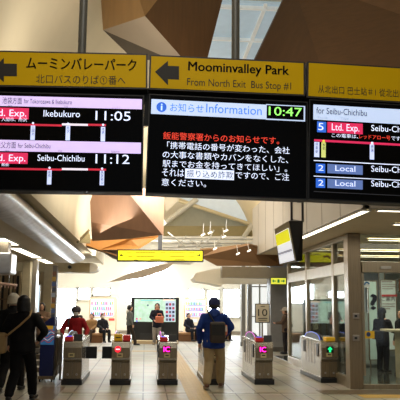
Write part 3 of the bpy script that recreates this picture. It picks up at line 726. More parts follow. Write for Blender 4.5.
gate((gp[6].x-.02, gp[6].y-.35, 0), 'steel ticket gate with green arrow beside the glazed office', 'go', 'go')

# ================================================================ THINGS AROUND THE GATES
# steel railing left of the first gate
p = F(57, 381)
t = thing('steel_railing', 'low steel panel railing between the blue stand and the first gate', 'railing', (p.x, p.y, 0))
for (xa, xb) in ((52.6, 55.5), (56.5, 58.8)):
    a, b = P(xa, 350, p.y+.25), P(xb, 350, p.y+.25)
    MB().box(((a.x+b.x)/2, p.y+.5, .5), (b.x-a.x, .9, .78), bev=.008).build('panel', STEELD, t, world=True)
for x in (-.08, .06): MB().bar((x, -.02, .02), (x, -.02, .98), .022).build('post', STEEL, t, True)
MB().bar((-.1, -.02, .98), (.08, -.02, .95), .025).build('top_rail', STEEL, t, True)
MB().tube([(-.08, -.1, .05), (0, -.06, .3), (.06, -.02, .42)], .015).build('brace', STEEL, t, True)
# blue wheeled stand
p = F(46, 382)
t = thing('poster_stand', 'navy blue wheeled stand with a wavy colourful poster, left of the gates', 'stand', (p.x, p.y, 0))
NAVY = mat('navy_panel', (24, 34, 92), .4)
hh = 1.33
def up(z): return z
pr = [(-.15, .1), (-.15, 1.12)]+[(-.15+.28*k/8, 1.12+.2*math.sin(PI/2*k/8)) for k in range(1, 9)]+[(.13, .1)]
MB().poly([(x, 0, z) for x, z in pr], (0, .45, 0)).build('body', NAVY, t)
MB().box((-.01, -.006, .94), (.27, .012, .38)).build('poster', mat('poster_blue', (60, 130, 190), .4, em=.2), t)
MB().box((.0, -.014, 1.1), (.2, .006, .07)).build('poster_title', mat('poster_yellow', (230, 180, 50), .5, em=.2), t)
mb = MB(); mb2 = MB()
for k in range(5):
    pts = [(-.13+.26*i/10, -.016, .80+.05*k+.03*math.sin(i*.8+k*.7)+i*.004) for i in range(11)]
    (mb if k % 2 else mb2).tube(pts, .008, 5)
mb.build('wave_mark', mat('poster_white', (235, 235, 235), .5, em=.2), t); mb2.build('wave_mark', mat('poster_red', (200, 70, 60), .5, em=.2), t)
MB().box((-.01, .22, .09), (.32, .5, .06)).build('base', STEELD, t)
for x in (-.13, .11):
    for y in (.03, .42): MB().bar((x-.015, y, .035), (x+.015, y, .035), .035, n=14).build('wheel', BLACK, t, True)
# grey steel barrier boxes behind the walkers
for i, (x0, x1, y0, y1, Y) in enumerate(((26, 40, 342, 378, 15.6), (-14, 12, 352, 372, 16.5))):
    a, b = P(x0, y0, Y), P(x1, y1, Y); zt_ = a.z
    t = thing('steel_barrier', ['slatted steel barrier behind the dark haired woman, next to the blue stand', 'slatted steel barrier at the far left behind the white haired man'][i], 'barrier', ((a.x+b.x)/2, Y, 0), group='slatted barriers left')
    for s_ in (-1, 1): MB().box((s_*(b.x-a.x)/2, .0, zt_/2), (.05, .05, zt_)).build('post', STEELD, t)
    for k in range(5): MB().box((0, .0, .16+k*(zt_-.2)/4), (b.x-a.x, .03, .1), bev=.005).build('slat', STEEL if k % 2 else STEELD, t)
# left side shop front: columns and dark window bays
SH = mat('shop_column_beige', (206, 194, 166), .6)
def column(px0, px1, Y, label, m, z1=2.8, d=.4, name='column', py=330):
    a, b = P(px0, py, Y), P(px1, py, Y)
    t = thing(name, label, 'column', ((a.x+b.x)/2, Y+d/2, 0))
    MB().box((0, 0, z1/2), (b.x-a.x, d, z1), bev=.01).build('shaft', m, t)
    MB().box((0, 0, .08), (b.x-a.x+.03, d+.03, .16), bev=.01).build('base', mat('column_base', (90, 84, 76), .5), t)
    return t
column(19.5, 27.5, 20.5, 'pale beige column behind the woman with black hair', SH)
column(29.5, 34, 19.6, 'narrow steel column right of the pale beige column', STEEL)
column(41.5, 50, 23.4, 'tan column behind the person in a beige coat', mat('column_tan', (176, 160, 128), .6), d=.5)
t = column(50.2, 54.6, 22.6, 'narrow column pasted with coloured notices, at the edge of the bright hall', mat('column_dim', (110, 100, 90), .6), d=.3)
q = t.location; mb = MB(); k = 0
for z in [ .5+.17*i for i in range(13)]:
    c = [(70, 90, 140), (190, 150, 70), (120, 80, 60), (150, 160, 180), (60, 70, 90)][k % 5]; k += 1
    MB().box((random.uniform(-.02, .02), -.16, z), (.12, .012, .13)).build('notice', mat('notice_%d' % (k % 5), c, .6), t)
a, b = P(35.5, 285, 21.5), P(38.6, 312, 21.5)
t = thing('light_panel', 'narrow bluish lit panel between two columns on the left', 'sign', ((a.x+b.x)/2, 21.5, b.z))
MB().box((0, .04, (a.z-b.z)/2), (b.x-a.x+.04, .08, a.z-b.z+.04)).build('housing', STEELD, t)
MB().box((0, -.006, (a.z-b.z)/2), (b.x-a.x, .012, a.z-b.z)).build('diffuser', glow('panel_bluewhite', (214, 234, 250), 1.1), t)
t = thing('shop_front', 'dark shop window front with beige uprights at the far left', 'shop front', P(5, 345, 21.2))
t.location.z = 0
DG = mat('shop_dark', (34, 28, 24), .3)
MB().box((-.35, .1, 1.2), (2.3, .06, 2.4)).build('backing', DG, t)
for i, (x0, x1) in enumerate(((-4, -1), (2, 6), (8, 10), (11.5, 14), (17, 19))):
    a, b = P(x0, 330, 21.2), P(x1, 330, 21.2)
    MB().box(((a.x+b.x)/2, 21.2, 1.25), (b.x-a.x, .08, 2.5)).build('upright', mat(['shop_cream', 'shop_tan'][i % 2], [(190, 172, 140), (130, 110, 84)][i % 2], .6), t, world=True)
for z in (.7, 1.2, 1.7):
    MB().box((-.35, -.05, z), (2.2, .2, .03)).build('shelf', mat('shop_shelf', (110, 90, 66), .5), t)
MB().box((-1.3, -.02, 1.75), (.12, .02, 1.1)).build('lit_strip', glow('teal_strip', (120, 200, 200), .8), t)
_e = P(51, 330, 24.9).x
struct(MB().box((_e-1.7, 24.9, 1.4), (3.4, .1, 2.8)), 'wall_left_recess', mat('left_recess', (150, 134, 106), .7))
# rail of clipped tags hanging at far left
a, b = P(0, 283.5, 15.5), P(17, 285.5, 15.5)
t = thing('hanging_rail', 'pale pink rail with small hooks hanging above the white haired man', 'rail', (a+b)/2)
MB().bar(a, b, .03).build('rail', mat('pale_pink', (214, 176, 158), .5), t, True, world=True)
for k in range(5):
    q = lerp(a, b, .1+k*.2); MB().bar(q, q-Vector((0, 0, .08)), .014).build('hook', mat('pale_pink', (214, 176, 158), .5), t, True, world=True)
MB().bar(lerp(a, b, .5), Vector((lerp(a, b, .5).x, 15.5, 2.85)), .012).build('hanger_wire', STEEL, t, True, world=True)
# silver duct box, upper far left
a, b = P(-14, 252, 14.0), P(10.5, 274, 14.0)
t = thing('duct_box', 'silver grey duct box under the left soffit at the photo edge', 'duct', ((a.x+b.x)/2, 14.3, b.z))
MB().box((0, 0, (a.z-b.z)/2), (b.x-a.x, .6, a.z-b.z), bev=.03).build('casing', SILV, t)
MB().box((0, 0, a.z-b.z+.14), (.3, .3, .34)).build('hanger', STEEL, t)
# small camera dome on the left beam
q = P(69.5, 267, 23.4)
t = thing('dome_camera', 'small dark dome camera on the left cross beam', 'camera', q)
MB().bar((0, .14, 0), (0, .02, 0), .06, n=16).build('mount', STEEL, t, True); MB().ball((0, 0, 0), (.06, .06, .06)).build('dome', BLACK, t, True)

# map board
p0, p1 = P(131.5, 297, 29.4), P(178.5, 343.5, 29.4)
bw, bh = p1.x-p0.x, p0.z
t = thing('map_board', 'big black standing board with a lit green and white area map', 'map board', ((p0.x+p1.x)/2, 29.4, 0))
MB().box((0, .2, bh/2), (bw, .4, bh), bev=.02).build('cabinet', BLACK, t)
a, b = P(134.5, 299, 29.4), P(175.5, 322, 29.4); cx = t.location.x
mm = mat('map_picture', (176, 206, 190), .4, em=.7, var=.22, scale=5)
MB().box(((a.x+b.x)/2-cx, -.008, (a.z+b.z)/2), (b.x-a.x, .016, a.z-b.z)).build('map_screen', mm, t)
def mrect(x0, y0, x1, y1, m_, name, o=.02):
    a, b = P(x0, y0, 29.4), P(x1, y1, 29.4); MB().box(((a.x+b.x)/2-cx, -o, (a.z+b.z)/2), (b.x-a.x, .006, a.z-b.z)).build(name, m_, t)
mrect(165.5, 301, 175, 321.5, glow('map_legend', (176, 190, 214), .7), 'legend_panel')
LG = mat('legend_ink', (50, 60, 100), .5)
for r_ in range(5):
    for c_ in range(3): mrect(165.8+c_*3.2, 303.2+r_*3.8, 168+c_*3.2, 305.6+r_*3.8, [LG, mat('legend_red', (190, 60, 80), .5, em=.3), mat('legend_grey', (110, 116, 140), .5)][(r_*2+c_) % 3], 'legend_icon', .025)
mrect(141, 299.8, 160, 301, glow('map_teal_header', (120, 190, 190), .8), 'map_header', .022); mrect(163, 299.4, 174, 300.8, glow('legend_header', (230, 200, 180), .9), 'map_header', .022)
for (x, y, c) in ((136, 318, (220, 60, 140)), (139.5, 318, (235, 170, 150)), (136, 320.4, (110, 110, 210)), (147, 304.5, (60, 90, 120))): mrect(x, y, x+1.6, y+1.6, glow('map_mark_%d' % int(x*10+y), c, .6), 'map_mark', .024)
mrect(140, 333, 152, 341, mat('board_grille', (34, 34, 36), .4), 'lower_grille', .012); mrect(158, 333, 172, 341, mat('board_grille', (34, 34, 36), .4), 'lower_grille', .012)
# vending machines
def vending(x0, x1, y0, Y, label, seed):
    a, b = P(x0, y0, Y), P(x1, y0, Y); W_, H_ = b.x-a.x, a.z
    t = thing('vending_machine', label, 'vending machine', ((a.x+b.x)/2, Y, 0), 0, 'drink vending machines')
    MB().box((0, .4, H_/2), (W_, .8, H_), bev=.02).build('cabinet', mat('vending_tan', (206, 176, 140), .5), t)
    MB().box((0, -.01, H_/2+.02), (W_*.94, .03, H_*.94), bev=.01).build('door', mat('vending_cream', (232, 214, 186), .5), t)
    MB().box((-.04, -.03, H_*.72), (W_*.82, .02, H_*.44)).build('display_window', glow('vending_glow', (206, 208, 240), .9), t)
    r_ = random.Random(seed); cs = [(210, 90, 70), (90, 140, 190), (230, 170, 60), (110, 170, 120), (180, 110, 150), (240, 230, 220)]
    n = 12
    for row in range(3):
        z = H_*.53+row*H_*.14
        MB().box((-.04, -.045, z-.015), (W_*.8, .02, .03)).build('product_shelf', mat('vend_shelf', (150, 130, 190), .5, em=.3), t)
        for k in range(n):
            c = r_.choice(cs); MB().box((-.04-W_*.37+W_*.74*k/(n-1), -.045, z+.08), (W_*.045, .02, .13+.03*r_.random())).build('bottle', mat('vend_%d_%d_%d' % c, c, .5, em=.45), t)
    MB().box((-W_*.1, -.03, H_*.4), (W_*.3, .02, H_*.08)).build('notice', mat('vend_notice', (214, 222, 226), .5, em=.2), t)
    MB().box((W_*.33, -.03, H_*.42), (W_*.2, .02, H_*.06)).build('coin_panel', mat('vend_red', (200, 70, 60), .5, em=.2), t)
    MB().box((-W_*.05, -.03, H_*.24), (W_*.5, .03, H_*.07), bev=.005).build('delivery_slot', DARKG, t)
    return t
vending(89.5, 117, 297.3, 36.0, 'tan drink vending machine with rows of coloured bottles, left of the map board', 1)
vending(184.5, 208, 297.8, 36.0, 'tan drink vending machine with rows of bottles behind the blue jacket walker', 2)
# benches
def bench(x0, x1, y0, y1, label, Y):
    a, b = P(x0, y0, Y), P(x1, y1, Y)
    t = thing('bench', label, 'bench', ((a.x+b.x)/2, Y, 0), 0, 'low brown box benches')
    h = .40
    MB().box((0, .3, h-.05), (b.x-a.x, .5, .1), bev=.02).build('seat', mat('bench_seat', (186, 138, 92), .5), t)
    MB().box((0, .36, (h-.1)/2), (b.x-a.x-.08, .3, h-.1)).build('base', mat('bench_base', (150, 104, 64), .55), t)
    return t, h
b1 = bench(88, 103, 331, 343, 'low brown box bench in front of the left vending machine', 29.0)
b2 = bench(175, 198, 328.5, 340, 'low brown box bench behind the blue jacket walker', 30.5)
b3 = bench(216, 232, 330, 340, 'low brown box bench under the pale windows, right of the walker', 31.0)
# plinth under the map board
t = thing('low_plinth', 'low tan plinth in front of the black map board', 'plinth', (cx, 29.0, 0))
MB().box((0, 0, .06), (bw*.96, .7, .12), bev=.01).build('deck', mat('plinth_tan', (196, 170, 130), .5), t)
MB().box((0, -.3, .02), (bw*.9, .05, .04)).build('toe_strip', DARKG, t)
# wall items of far hall: glazed partition on the right and shutters
for i, (x0, x1) in enumerate(((241.5, 245.5), (248, 251))):
    column(x0, x1, 27.5, ['grey post between the pale windows and the glass partition', 'slim grey post at the start of the glass partition'][i], mat('post_grey_b', (140, 138, 134), .5), z1=4.4, d=.3)
o = struct(MB().box((P(260, 300, 28).x, 28.2, 1.55), (P(269, 300, 28).x-P(251, 300, 28).x, .02, 2.9)), 'window_10', mat('partition_daylight', (246, 248, 246), .4, em=.75, var=.05))
mb = MB()
for px in (251.5, 260, 268.5): q = P(px, 300, 28); mb.box((q.x, 28.1, 1.55), (.06, .1, 3.1))
for z in (.12, 1.15, 2.35): mb.box((P(260, 300, 28).x, 28.1, z), (P(269, 300, 28).x-P(251, 300, 28).x, .08, .05))
mb.build('window_frame', mat('partition_frame', (170, 168, 160), .4, .3), o)
t = column(270.5, 288, 24.4, 'broad grey column behind the person in a cap', mat('column_grey', (128, 126, 124), .5), z1=3.3, d=.7)
# '10' sign on a stand
p = P(262.5, 312, 16.9)
t = thing('notice_stand', 'cream framed notice reading 10 on a slim stand behind a ticket gate', 'sign', (p.x, 16.9, 0))
a, b = P(255.3, 303.5, 16.9), P(270, 323, 16.9); 
MB().box((0, .03, (a.z+b.z)/2), (b.x-a.x, .04, a.z-b.z), bev=.005).build('frame', DARKG, t)
MB().box((0, .004, (a.z+b.z)/2), (b.x-a.x-.04, .014, a.z-b.z-.04)).build('notice_sheet', mat('notice_cream', (206, 192, 164), .6), t)
MB().bar((0, .05, .02), (0, .05, b.z), .02).build('pole', STEELD, t, True); MB().bar((0, .05, 0), (0, .05, .025), .17, n=24).build('base', STEELD, t, True)
f = Face((255.3, 303.5), (270, 303.5), (270, 323), (255.3, 323), 16.9)
f.text('10', 258, 267.3, 316, 7, INK, t, o=.012, bold=-.0); 
def bars(f, t, pts, m_):
    for x0, y0, x1, y1 in pts: mb = MB(); f.rect(mb, x0, y0, x1, y1, .012); mb.build('small_lettering', m_, t, world=True)
bars(f, t, [(260.5, 306, 264.8, 306.7), (258, 318, 267.3, 318.8), (258.8, 320, 266.5, 320.6)], mat('notice_ink', (80, 70, 56), .6))

# ---- inside and behind the office glass
YB = 17.6
def board(x0, y0, x1, y1, Y, label, m_, name='poster', cat='poster', leg=False, t_=.03):
    a, b = P(x0, y0, Y), P(x1, y1, Y)
    t = thing(name, label, cat, ((a.x+b.x)/2, Y+.03, 0 if leg else b.z))
    z0 = b.z if leg else 0
    MB().box((0, 0, z0+(a.z-b.z)/2), (b.x-a.x, t_, a.z-b.z)).build('sheet', m_, t)
    fr = MB()
    for s_ in (-1, 1): fr.box((s_*(b.x-a.x)/2, 0, z0+(a.z-b.z)/2), (.025, t_+.02, a.z-b.z+.02)); fr.box((0, 0, z0+(a.z-b.z)/2+s_*(a.z-b.z)/2), (b.x-a.x, t_+.02, .025))
    fr.build('frame', STEELD, t)
    if leg:
        for s_ in (-1, 1): MB().box((s_*(b.x-a.x)*.4, 0, z0/2), (.03, .03, z0)).build('leg', STEELD, t)
    return Face((x0, y0), (x1, y0), (x1, y1), (x0, y1), Y), t
PG = mat('pale_green_board', (178, 200, 184), .6, em=.08)
f, t = board(368, 281, 379, 360, 17.9, 'pale green board with a bold black question mark inside the office', PG, leg=True)
f.text('?', 370.3, 377.8, 309, 15, INK, t, bold=.05, o=.01)
f, t = board(380.5, 280, 398, 350, 18.3, 'white notice board with red heading and Japanese lettering behind the masked clerk', mat('notice_white', (200, 210, 198), .6, em=.1), leg=True)
f.text('ご案内', 381.5, 395, 301, 4.6, mat('notice_ink_dark', (70, 50, 44), .6), t, o=.01)
bars(f, t, [(381.5, 294.5, 397, 296.6)], mat('notice_red', (186, 60, 60), .6)); bars(f, t, [(381.5, 281.3, 392, 282.1), (382, 284, 396, 284.5), (382, 286.2, 396, 286.7), (382, 288.4, 393, 288.9), (382, 303.5, 395, 304.1), (382, 306, 395, 306.6), (382, 308.4, 390, 309)], mat('notice_ink_soft', (150, 120, 110), .6))
f, t = board(399, 279.5, 410, 292, 14.6, 'orange notice hanging at the right photo edge inside the office', mat('notice_orange', (214, 92, 40), .6, em=.1))
for s_ in (-.08, .08): MB().bar((s_, 0, .2), (s_, 0, 3.1-t.location.z), .006, n=6).build('hanging_wire', STEEL, t)

f, t = board(379, 272, 385, 290, 19.2, 'pale upright window blind behind the question mark board', mat('blind_pale', (186, 196, 190), .6))
# stickers on the glass
f = Face((364, 281), (370, 281), (370, 287.5), (364, 287.5), YG+.03)
t = thing('door_sticker', 'small white square sticker with a blue curved mark on the glass door', 'sticker', P(367, 287.5, YG+.03))
mb = MB(); f.slab(mb, f.c, f.w, f.h, .004, 0); mb.build('sheet', mat('sticker_white', (214, 222, 214), .6, em=.1), t, world=True)
c = P(367, 284.6, YG+.02); r0 = .045
pts = [c+Vector((r0*math.cos(PI*(1.05-k/10*1.0)), 0, r0*math.sin(PI*(1.05-k/10*1.0)))) for k in range(11)]
MB().tube(pts, .013, 8).build('blue_mark', mat('sticker_blue', (30, 120, 180), .5), t, True, world=True)
f = Face((362.8, 331), (374.5, 331), (374.5, 338.5), (362.8, 338.5), YG+.03)
t = thing('door_sticker', 'yellow and blue oblong sticker at hand height on the glass door', 'sticker', P(368.6, 338.5, YG+.03))
mb = MB(); f.slab(mb, f.c, f.w, f.h, .004, 0); mb.build('sheet', mat('sticker_yellow', (214, 172, 40), .6, em=.08), t, world=True)
c = P(368.5, 334.3, YG+.02); MB().ball(c, (.045, .006, .045)).build('blue_mark', mat('sticker_darkblue', (50, 70, 120), .5), t, True, world=True)
# office counter
a = P(392.5, 330, 15.2)
t = thing('service_counter', 'pale wood service counter in the office at the right photo edge', 'counter', (a.x+.8, 15.2, 0))
MB().box((0, .3, a.z-.02), (1.7, .8, .05), bev=.01).build('counter_top', mat('counter_top_pale', (206, 190, 156), .4), t)
MB().box((.12, .35, (a.z-.05)/2), (1.3, .55, a.z-.05)).build('counter_body', mat('counter_body', (190, 170, 132), .5), t)
MB().box((.12, .06, .05), (1.3, .06, .1)).build('kick_plate', DARKG, t)
a = P(366, 360, 17.2); 
t = thing('storage_cabinet', 'low pale cabinet against the office wall left of the clerk', 'cabinet', (a.x+.4, 18.9, 0))
MB().box((0, 0, .75), (1.0, .4, 1.4), bev=.01).build('body', mat('cabinet_pale', (170, 178, 166), .5), t)
for s_ in (-1, 1):
    d = MB().box((s_*.25, -.206, .75), (.47, .014, 1.34)).build('door', mat('cabinet_door', (178, 186, 174), .5), t); MB().box((s_*.05, -.225, .8), (.02, .03, .12)).build('handle', STEEL, d)
# things seen through the side glass
f, t = board(319.5, 296, 327.5, 322, 18.7, 'pale green area map poster seen through the office side glass', mat('through_map', (170, 196, 176), .5, em=.35, var=.2, scale=8), leg=True)
f, t = board(312, 290, 318.5, 330, 18.9, 'bright poster left of the green map behind the side glass', mat('through_poster', (196, 190, 150), .5, em=.3, var=.3, scale=9), leg=True)
f = sign_box('direction_sign', 'lit yellow sign seen through the glass above the pale transom band', 'sign', (298, 251.5), (332, 251.5), (332, 263), (298, 263), glow('lit_yellow_b', (226, 220, 30), 1.0), HOUS, .02, Y=18.8, depth=.12); t = f.t
fpoly(f, [(323, 256), (327.5, 255.3), (330.5, 257.2), (330, 259.2), (328.4, 258.6), (326.6, 257.2), (323, 257.6)], INK, 'arrow', .01)
for x0, x1, y in ((303, 312, 253.5), (303, 309, 256.5), (313, 319, 254)): rect(f, x0, y, x1, y+.9, mat('faded_sign_ink', (120, 108, 10), .5), 'small_lettering', .01)
MB().box((t.location.x, 18.9, t.location.z+.18), (.06, .06, .16)).build('hanger_post', STEELD, t, world=True)
for i, (x0, x1, y) in enumerate(((341, 344, 20.5),)): pass
q = P(300, 290, 21.9)
struct(MB().box((q.x+1.2, 22.15, 1.7), (2.0, .04, 1.2)), 'window_11', mat('office_far_window', (206, 216, 214), .4, em=.12, var=.15, scale=3))
for i, (x, y, Y, l) in enumerate(((6.0, 14.6, 15, 'strip light inside the office ceiling, nearest the glass front'), (5.4, 17.5, 17, 'strip light in the middle of the office ceiling'), (6.6, 19.6, 19, 'strip light deepest in the office ceiling'))):
    strip((x-1.2, y, ZS-.01), (x+1.2, y, ZS-.01), .14, l, grp='office ceiling lights')

# ================================================================ PEOPLE
def mirror(s, v): return Vector((s*v[0], v[1], v[2]))
def person(label, loc, rz, H, coat, pants, hairc, pose=None, hat=None, mask=False, skirt=False, shoes=(24, 22, 22), sleeves=True,
           coat_len=.86, hair='short', hood=None, collar=None, vox=.011, wide=1.0, seed=0, group=None, gesture=None):
    """local frame: feet at the origin, facing +y, height 1.7 before scaling; gesture: {side: (elbow, wrist)}; side -1 = local left hand of -x"""
    k = H/1.7; t = thing('person', label, 'person', loc, rz, group)
    HS = 1.14; Vh = lambda x, y, z: Vector((x*k*HS, y*k*HS, z*k*HS)); Rh = lambda a, b=None, c=None: (a*k*HS, (b or a)*k*HS, (c or a)*k*HS)
    seated = pose == 'sit'; stride = pose == 'walk'
    V = lambda x, y, z: Vector((x*k, y*k, z*k)); R3 = lambda a, b=None, c=None: ((a)*k, (b or a)*k, (c or a)*k)
    dz = -.42 if seated else 0     # hips drop to seat height
    dy = 0
    head = V(0, .01+dy, 1.578+dz); hd = {}
    sh, el, wr, hp, kn, an, toe = {}, {}, {}, {}, {}, {}, {}
    for s in (-1, 1):
        sh[s] = V(s*.168*wide, 0, 1.335+dz)
        el[s] = V(s*.235*wide, -.03, 1.11+dz); wr[s] = V(s*.225*wide, .07, .87+dz)
        hp[s] = V(s*.09, 0, .9+dz); kn[s] = V(s*.095, .02, .49); an[s] = V(s*.1, -.02, .09); toe[s] = V(s*.12, .13, .04)
        if seated: kn[s] = V(s*.12, .43, .5); an[s] = V(s*.12, .45, .09); toe[s] = V(s*.13, .6, .04); wr[s] = V(s*.12, .3, .58); el[s] = V(s*.24, .02, .72)
        if stride:
            if s == 1: kn[s] = V(s*.12*wide, .14, .5); an[s] = V(s*.125*wide, .24, .1); toe[s] = V(s*.145*wide, .39, .05)
            else: kn[s] = V(s*.09, .0, .48); an[s] = V(s*.11*wide, -.2, .12); toe[s] = V(s*.13*wide, -.07, .045)
        if gesture and s in gesture: el[s], wr[s] = V(*gesture[s][0]), V(*gesture[s][1])
    chest, waist, pel = V(0, 0, 1.27+dz), V(0, .01, 1.08+dz), V(0, 0, .94+dz)
    # body: one continuous figure
    mb = MB()
    mb.cap((head, Rh(.073, .088, .1)), (head+Vh(0, .02, -.06), Rh(.052, .066, .06)))
    mb.cap((V(0, -.01, 1.5+dz), R3(.052)), (V(0, -.01, 1.4+dz), R3(.06)))
    mb.cap((V(-.09, 0, 1.38+dz), R3(.07, .07, .05)), (V(.09, 0, 1.38+dz), R3(.07, .07, .05)))
    mb.cap((V(0, 0, 1.36+dz), R3(.13, .08, .06)), (waist, R3(.125, .09, .1))); mb.cap((waist, R3(.125, .09, .1)), (pel, R3(.15, .1, .09)))
    mb.cap((head+Vh(0, .088, -.012), Rh(.011, .014, .016)), (head+Vh(0, .086, .022), Rh(.008, .006, .01)), 8)   # nose
    for s in (-1, 1):
        mb.ball(head+Vh(s*.075, -.005, -.01), Rh(.012, .022, .032), 10, 8)                                          # ear
        mb.cap((sh[s], R3(.055)), (el[s], R3(.042)), 8); mb.cap((el[s], R3(.042)), (wr[s], R3(.028)), 8)
        mb.cap((hp[s], R3(.085)), (kn[s], R3(.058)), 8); mb.cap((kn[s], R3(.058)), (an[s], R3(.04)), 8)
        mb.cap((an[s]-V(0, .02, .03), R3(.035, .04, .03)), (toe[s], R3(.038, .05, .026)), 8)
        d = (wr[s]-el[s]).normalized(); side = Vector((0, 1, 0)).cross(d); side = side.normalized() if side.length > .2 else Vector((1, 0, 0)); thk = d.cross(side).normalized()
        if s*side.x < 0: side = -side
        fw_ = thk if thk.y > 0 else -thk
        pc = wr[s]+d*.05*k; mb.cap((wr[s], R3(.026, .026, .026)), (wr[s]+d*.085*k, R3(.033, .026, .026)), 8)
        for j, (o_, L_) in enumerate(((-.027, .06), (-.009, .072), (.009, .068), (.027, .052))):
            a0 = wr[s]+d*.085*k+fw_*o_*k; inw = -side
            a1 = a0+(d*.8+inw*.35).normalized()*L_*.55*k; a2 = a1+(d*.5+inw*.75).normalized()*L_*.5*k
            mb.cap((a0, R3(.0095)), (a1, R3(.0088)), 6); mb.cap((a1, R3(.0088)), (a2, R3(.0078)), 6)
        th0 = wr[s]+d*.02*k+fw_*.024*k; th1 = th0+(d*.6+fw_*.8).normalized()*.04*k; th2 = th1+(d*.9-side*.3).normalized()*.03*k
        mb.cap((th0, R3(.013)), (th1, R3(.011)), 6); mb.cap((th1, R3(.011)), (th2, R3(.009)), 6)
    fuse(mb, 'body', SKIN, t, voxel=vox*.75*k, smooth_it=2)
    cm = mat('cloth_%d_%d_%d' % coat, coat, .85, var=.12, scale=9, bump=.15, spec=.25); pm = mat('cloth_%d_%d_%d' % pants, pants, .85, var=.1, scale=9, bump=.1, spec=.25)
    hm = mat('hair_%d_%d_%d' % hairc, hairc, .5, var=.2, scale=30, stretch=(6, 6, 1)); sm = mat('shoe_%d_%d_%d' % shoes, shoes, .45)
    # coat or jacket
    mb = MB(); zb = coat_len+dz
    mb.cap((V(-.1*wide, 0, 1.37+dz), R3(.085, .09, .05)), (V(.1*wide, 0, 1.37+dz), R3(.085, .09, .05))); mb.cap((V(0, -.01, 1.44+dz), R3(.075, .07, .03)), (V(0, -.01, 1.37+dz), R3(.15, .08, .03)))
    mb.cap((V(0, 0, 1.36+dz), R3(.18*wide, .125, .08)), (V(0, .01, 1.1+dz), R3(.165*wide, .13, .1)))
    mb.cap((V(0, .01, 1.1+dz), R3(.165*wide, .13, .1)), (V(0, 0, max(zb, .62 if not seated else .5)), R3(.185*wide, .14, .05)))
    mb.cap((V(0, -.015, 1.43+dz), R3(.085, .085, .04)), (V(0, -.01, 1.47+dz), R3(.07, .072, .03)))
    for s in (-1, 1):
        mb.cap((sh[s], R3(.078)), (el[s], R3(.066)), 10); mb.cap((el[s], R3(.066)), (wr[s]-(wr[s]-el[s])*.06, R3(.048)), 10)
    fuse(mb, 'jacket', cm, t, voxel=vox*1.3*k, smooth_it=4, fold=.012*k, seed=seed)
    if hood:
        mb = MB(); mb.cap((V(-.06, -.09, 1.42+dz), R3(.06, .05, .05)), (V(.06, -.09, 1.42+dz), R3(.06, .05, .05))); mb.cap((V(0, -.1, 1.47+dz), R3(.09, .04, .03)), (V(0, -.12, 1.36+dz), R3(.05, .04, .03)))
        fuse(mb, 'hood', mat('cloth_%d_%d_%d' % hood, hood, .85, var=.1), t, voxel=.012, smooth_it=3)
    # trousers
    mb = MB(); mb.cap((V(0, 0, .97+dz), R3(.145, .105, .05)), (V(0, 0, .88+dz), R3(.15, .115, .06)))
    for s in (-1, 1):
        mb.cap((hp[s], R3(.098*wide, .1, .09)), (kn[s], R3(.08*wide, .08, .08)), 10); mb.cap((kn[s], R3(.08*wide, .08, .08)), (an[s]+V(0, 0, .02), R3(.066*wide, .07, .06)), 10)
    fuse(mb, 'trousers', pm, t, voxel=vox*1.3*k, smooth_it=3, fold=.008*k, seed=seed+3)
    for s in (-1, 1):
        mb = MB(); mb.cap((an[s]+V(0, -.03, -.035), R3(.048, .055, .04)), (toe[s]+V(0, .0, .005), R3(.05, .06, .032)), 12)
        o = fuse(mb, 'shoe', sm, t, voxel=.01, smooth_it=2)
        lowz = min(an[s].z-.09*k, toe[s].z-.035*k)
        d_ = (toe[s]-an[s]); mbs = MB(); mbs.cap((an[s]+V(0, -.03, -.075), R3(.048, .055, .012)), (toe[s]+V(0, 0, -.028), R3(.05, .06, .01)), 12)
        mbs.build('sole', mat('sole_pale', (150, 140, 126), .7) if shoes[0] > 60 else BLACK, o)
    # face
    for s in (-1, 1):
        e = MB().ball(head+Vh(s*.03, .077, .005), Rh(.013, .009, .008), 10, 8).build('eye', mat('eye_white', (235, 232, 226), .3), t, True)
        MB().ball(head+Vh(s*.03, .085, .005), Rh(.006, .003, .006), 8, 6).build('iris', mat('iris_dark', (40, 26, 18), .2), e, True)
        MB().bar(head+Vh(s*.015, .087, .024), head+Vh(s*.046, .078, .025), .0035*k, n=6).build('eyebrow', hm, t, True)
    MB().ball(head+Vh(0, .082, -.05), Rh(.022, .008, .007), 10, 8).build('mouth', mat('lips', (176, 100, 92), .5), t, True)
    if mask:
        mb = MB(); mb.cap((head+Vh(0, .05, -.02), Rh(.066, .05, .02)), (head+Vh(0, .045, -.07), Rh(.05, .045, .02)), 14)
        mk = mb.build('face_mask', MASKW, t, True)
        for s in (-1, 1): MB().bar(head+Vh(s*.055, .06, -.02), head+Vh(s*.077, .0, .0), .003*k, n=5).build('ear_loop', MASKW, mk, True)
    # hair: a cap of locks over the skull, cut clear of the face
    mb = MB()
    mb.cap((head+Vh(0, -.018, .028), Rh(.086, .092, .088)), (head+Vh(0, -.04, -.02), Rh(.08, .066, .06)), 16)
    if hair == 'bob': mb.cap((head+Vh(0, -.035, 0), Rh(.098, .085, .08)), (head+Vh(0, -.045, -.085), Rh(.1, .07, .05)), 16)
    if hair == 'long': mb.cap((head+Vh(0, -.04, 0), Rh(.096, .08, .08)), (head+Vh(0, -.07, -.19), Rh(.088, .05, .05)), 16)
    for j in range(26):
        a = 2*PI*j/26
        if math.sin(a) > .45: continue
        top = head+Vh(.07*math.cos(a), -.02+.075*math.sin(a), .05); low = head+Vh(.088*math.cos(a), -.03+.08*math.sin(a), -.05 if hair == 'short' else -.12)
        mb.cap((top, Rh(.02)), (low, Rh(.012)), 6)
    fuse(mb, 'hair', hm, t, voxel=.009, smooth_it=2, fold=.006*k, seed=seed+9)
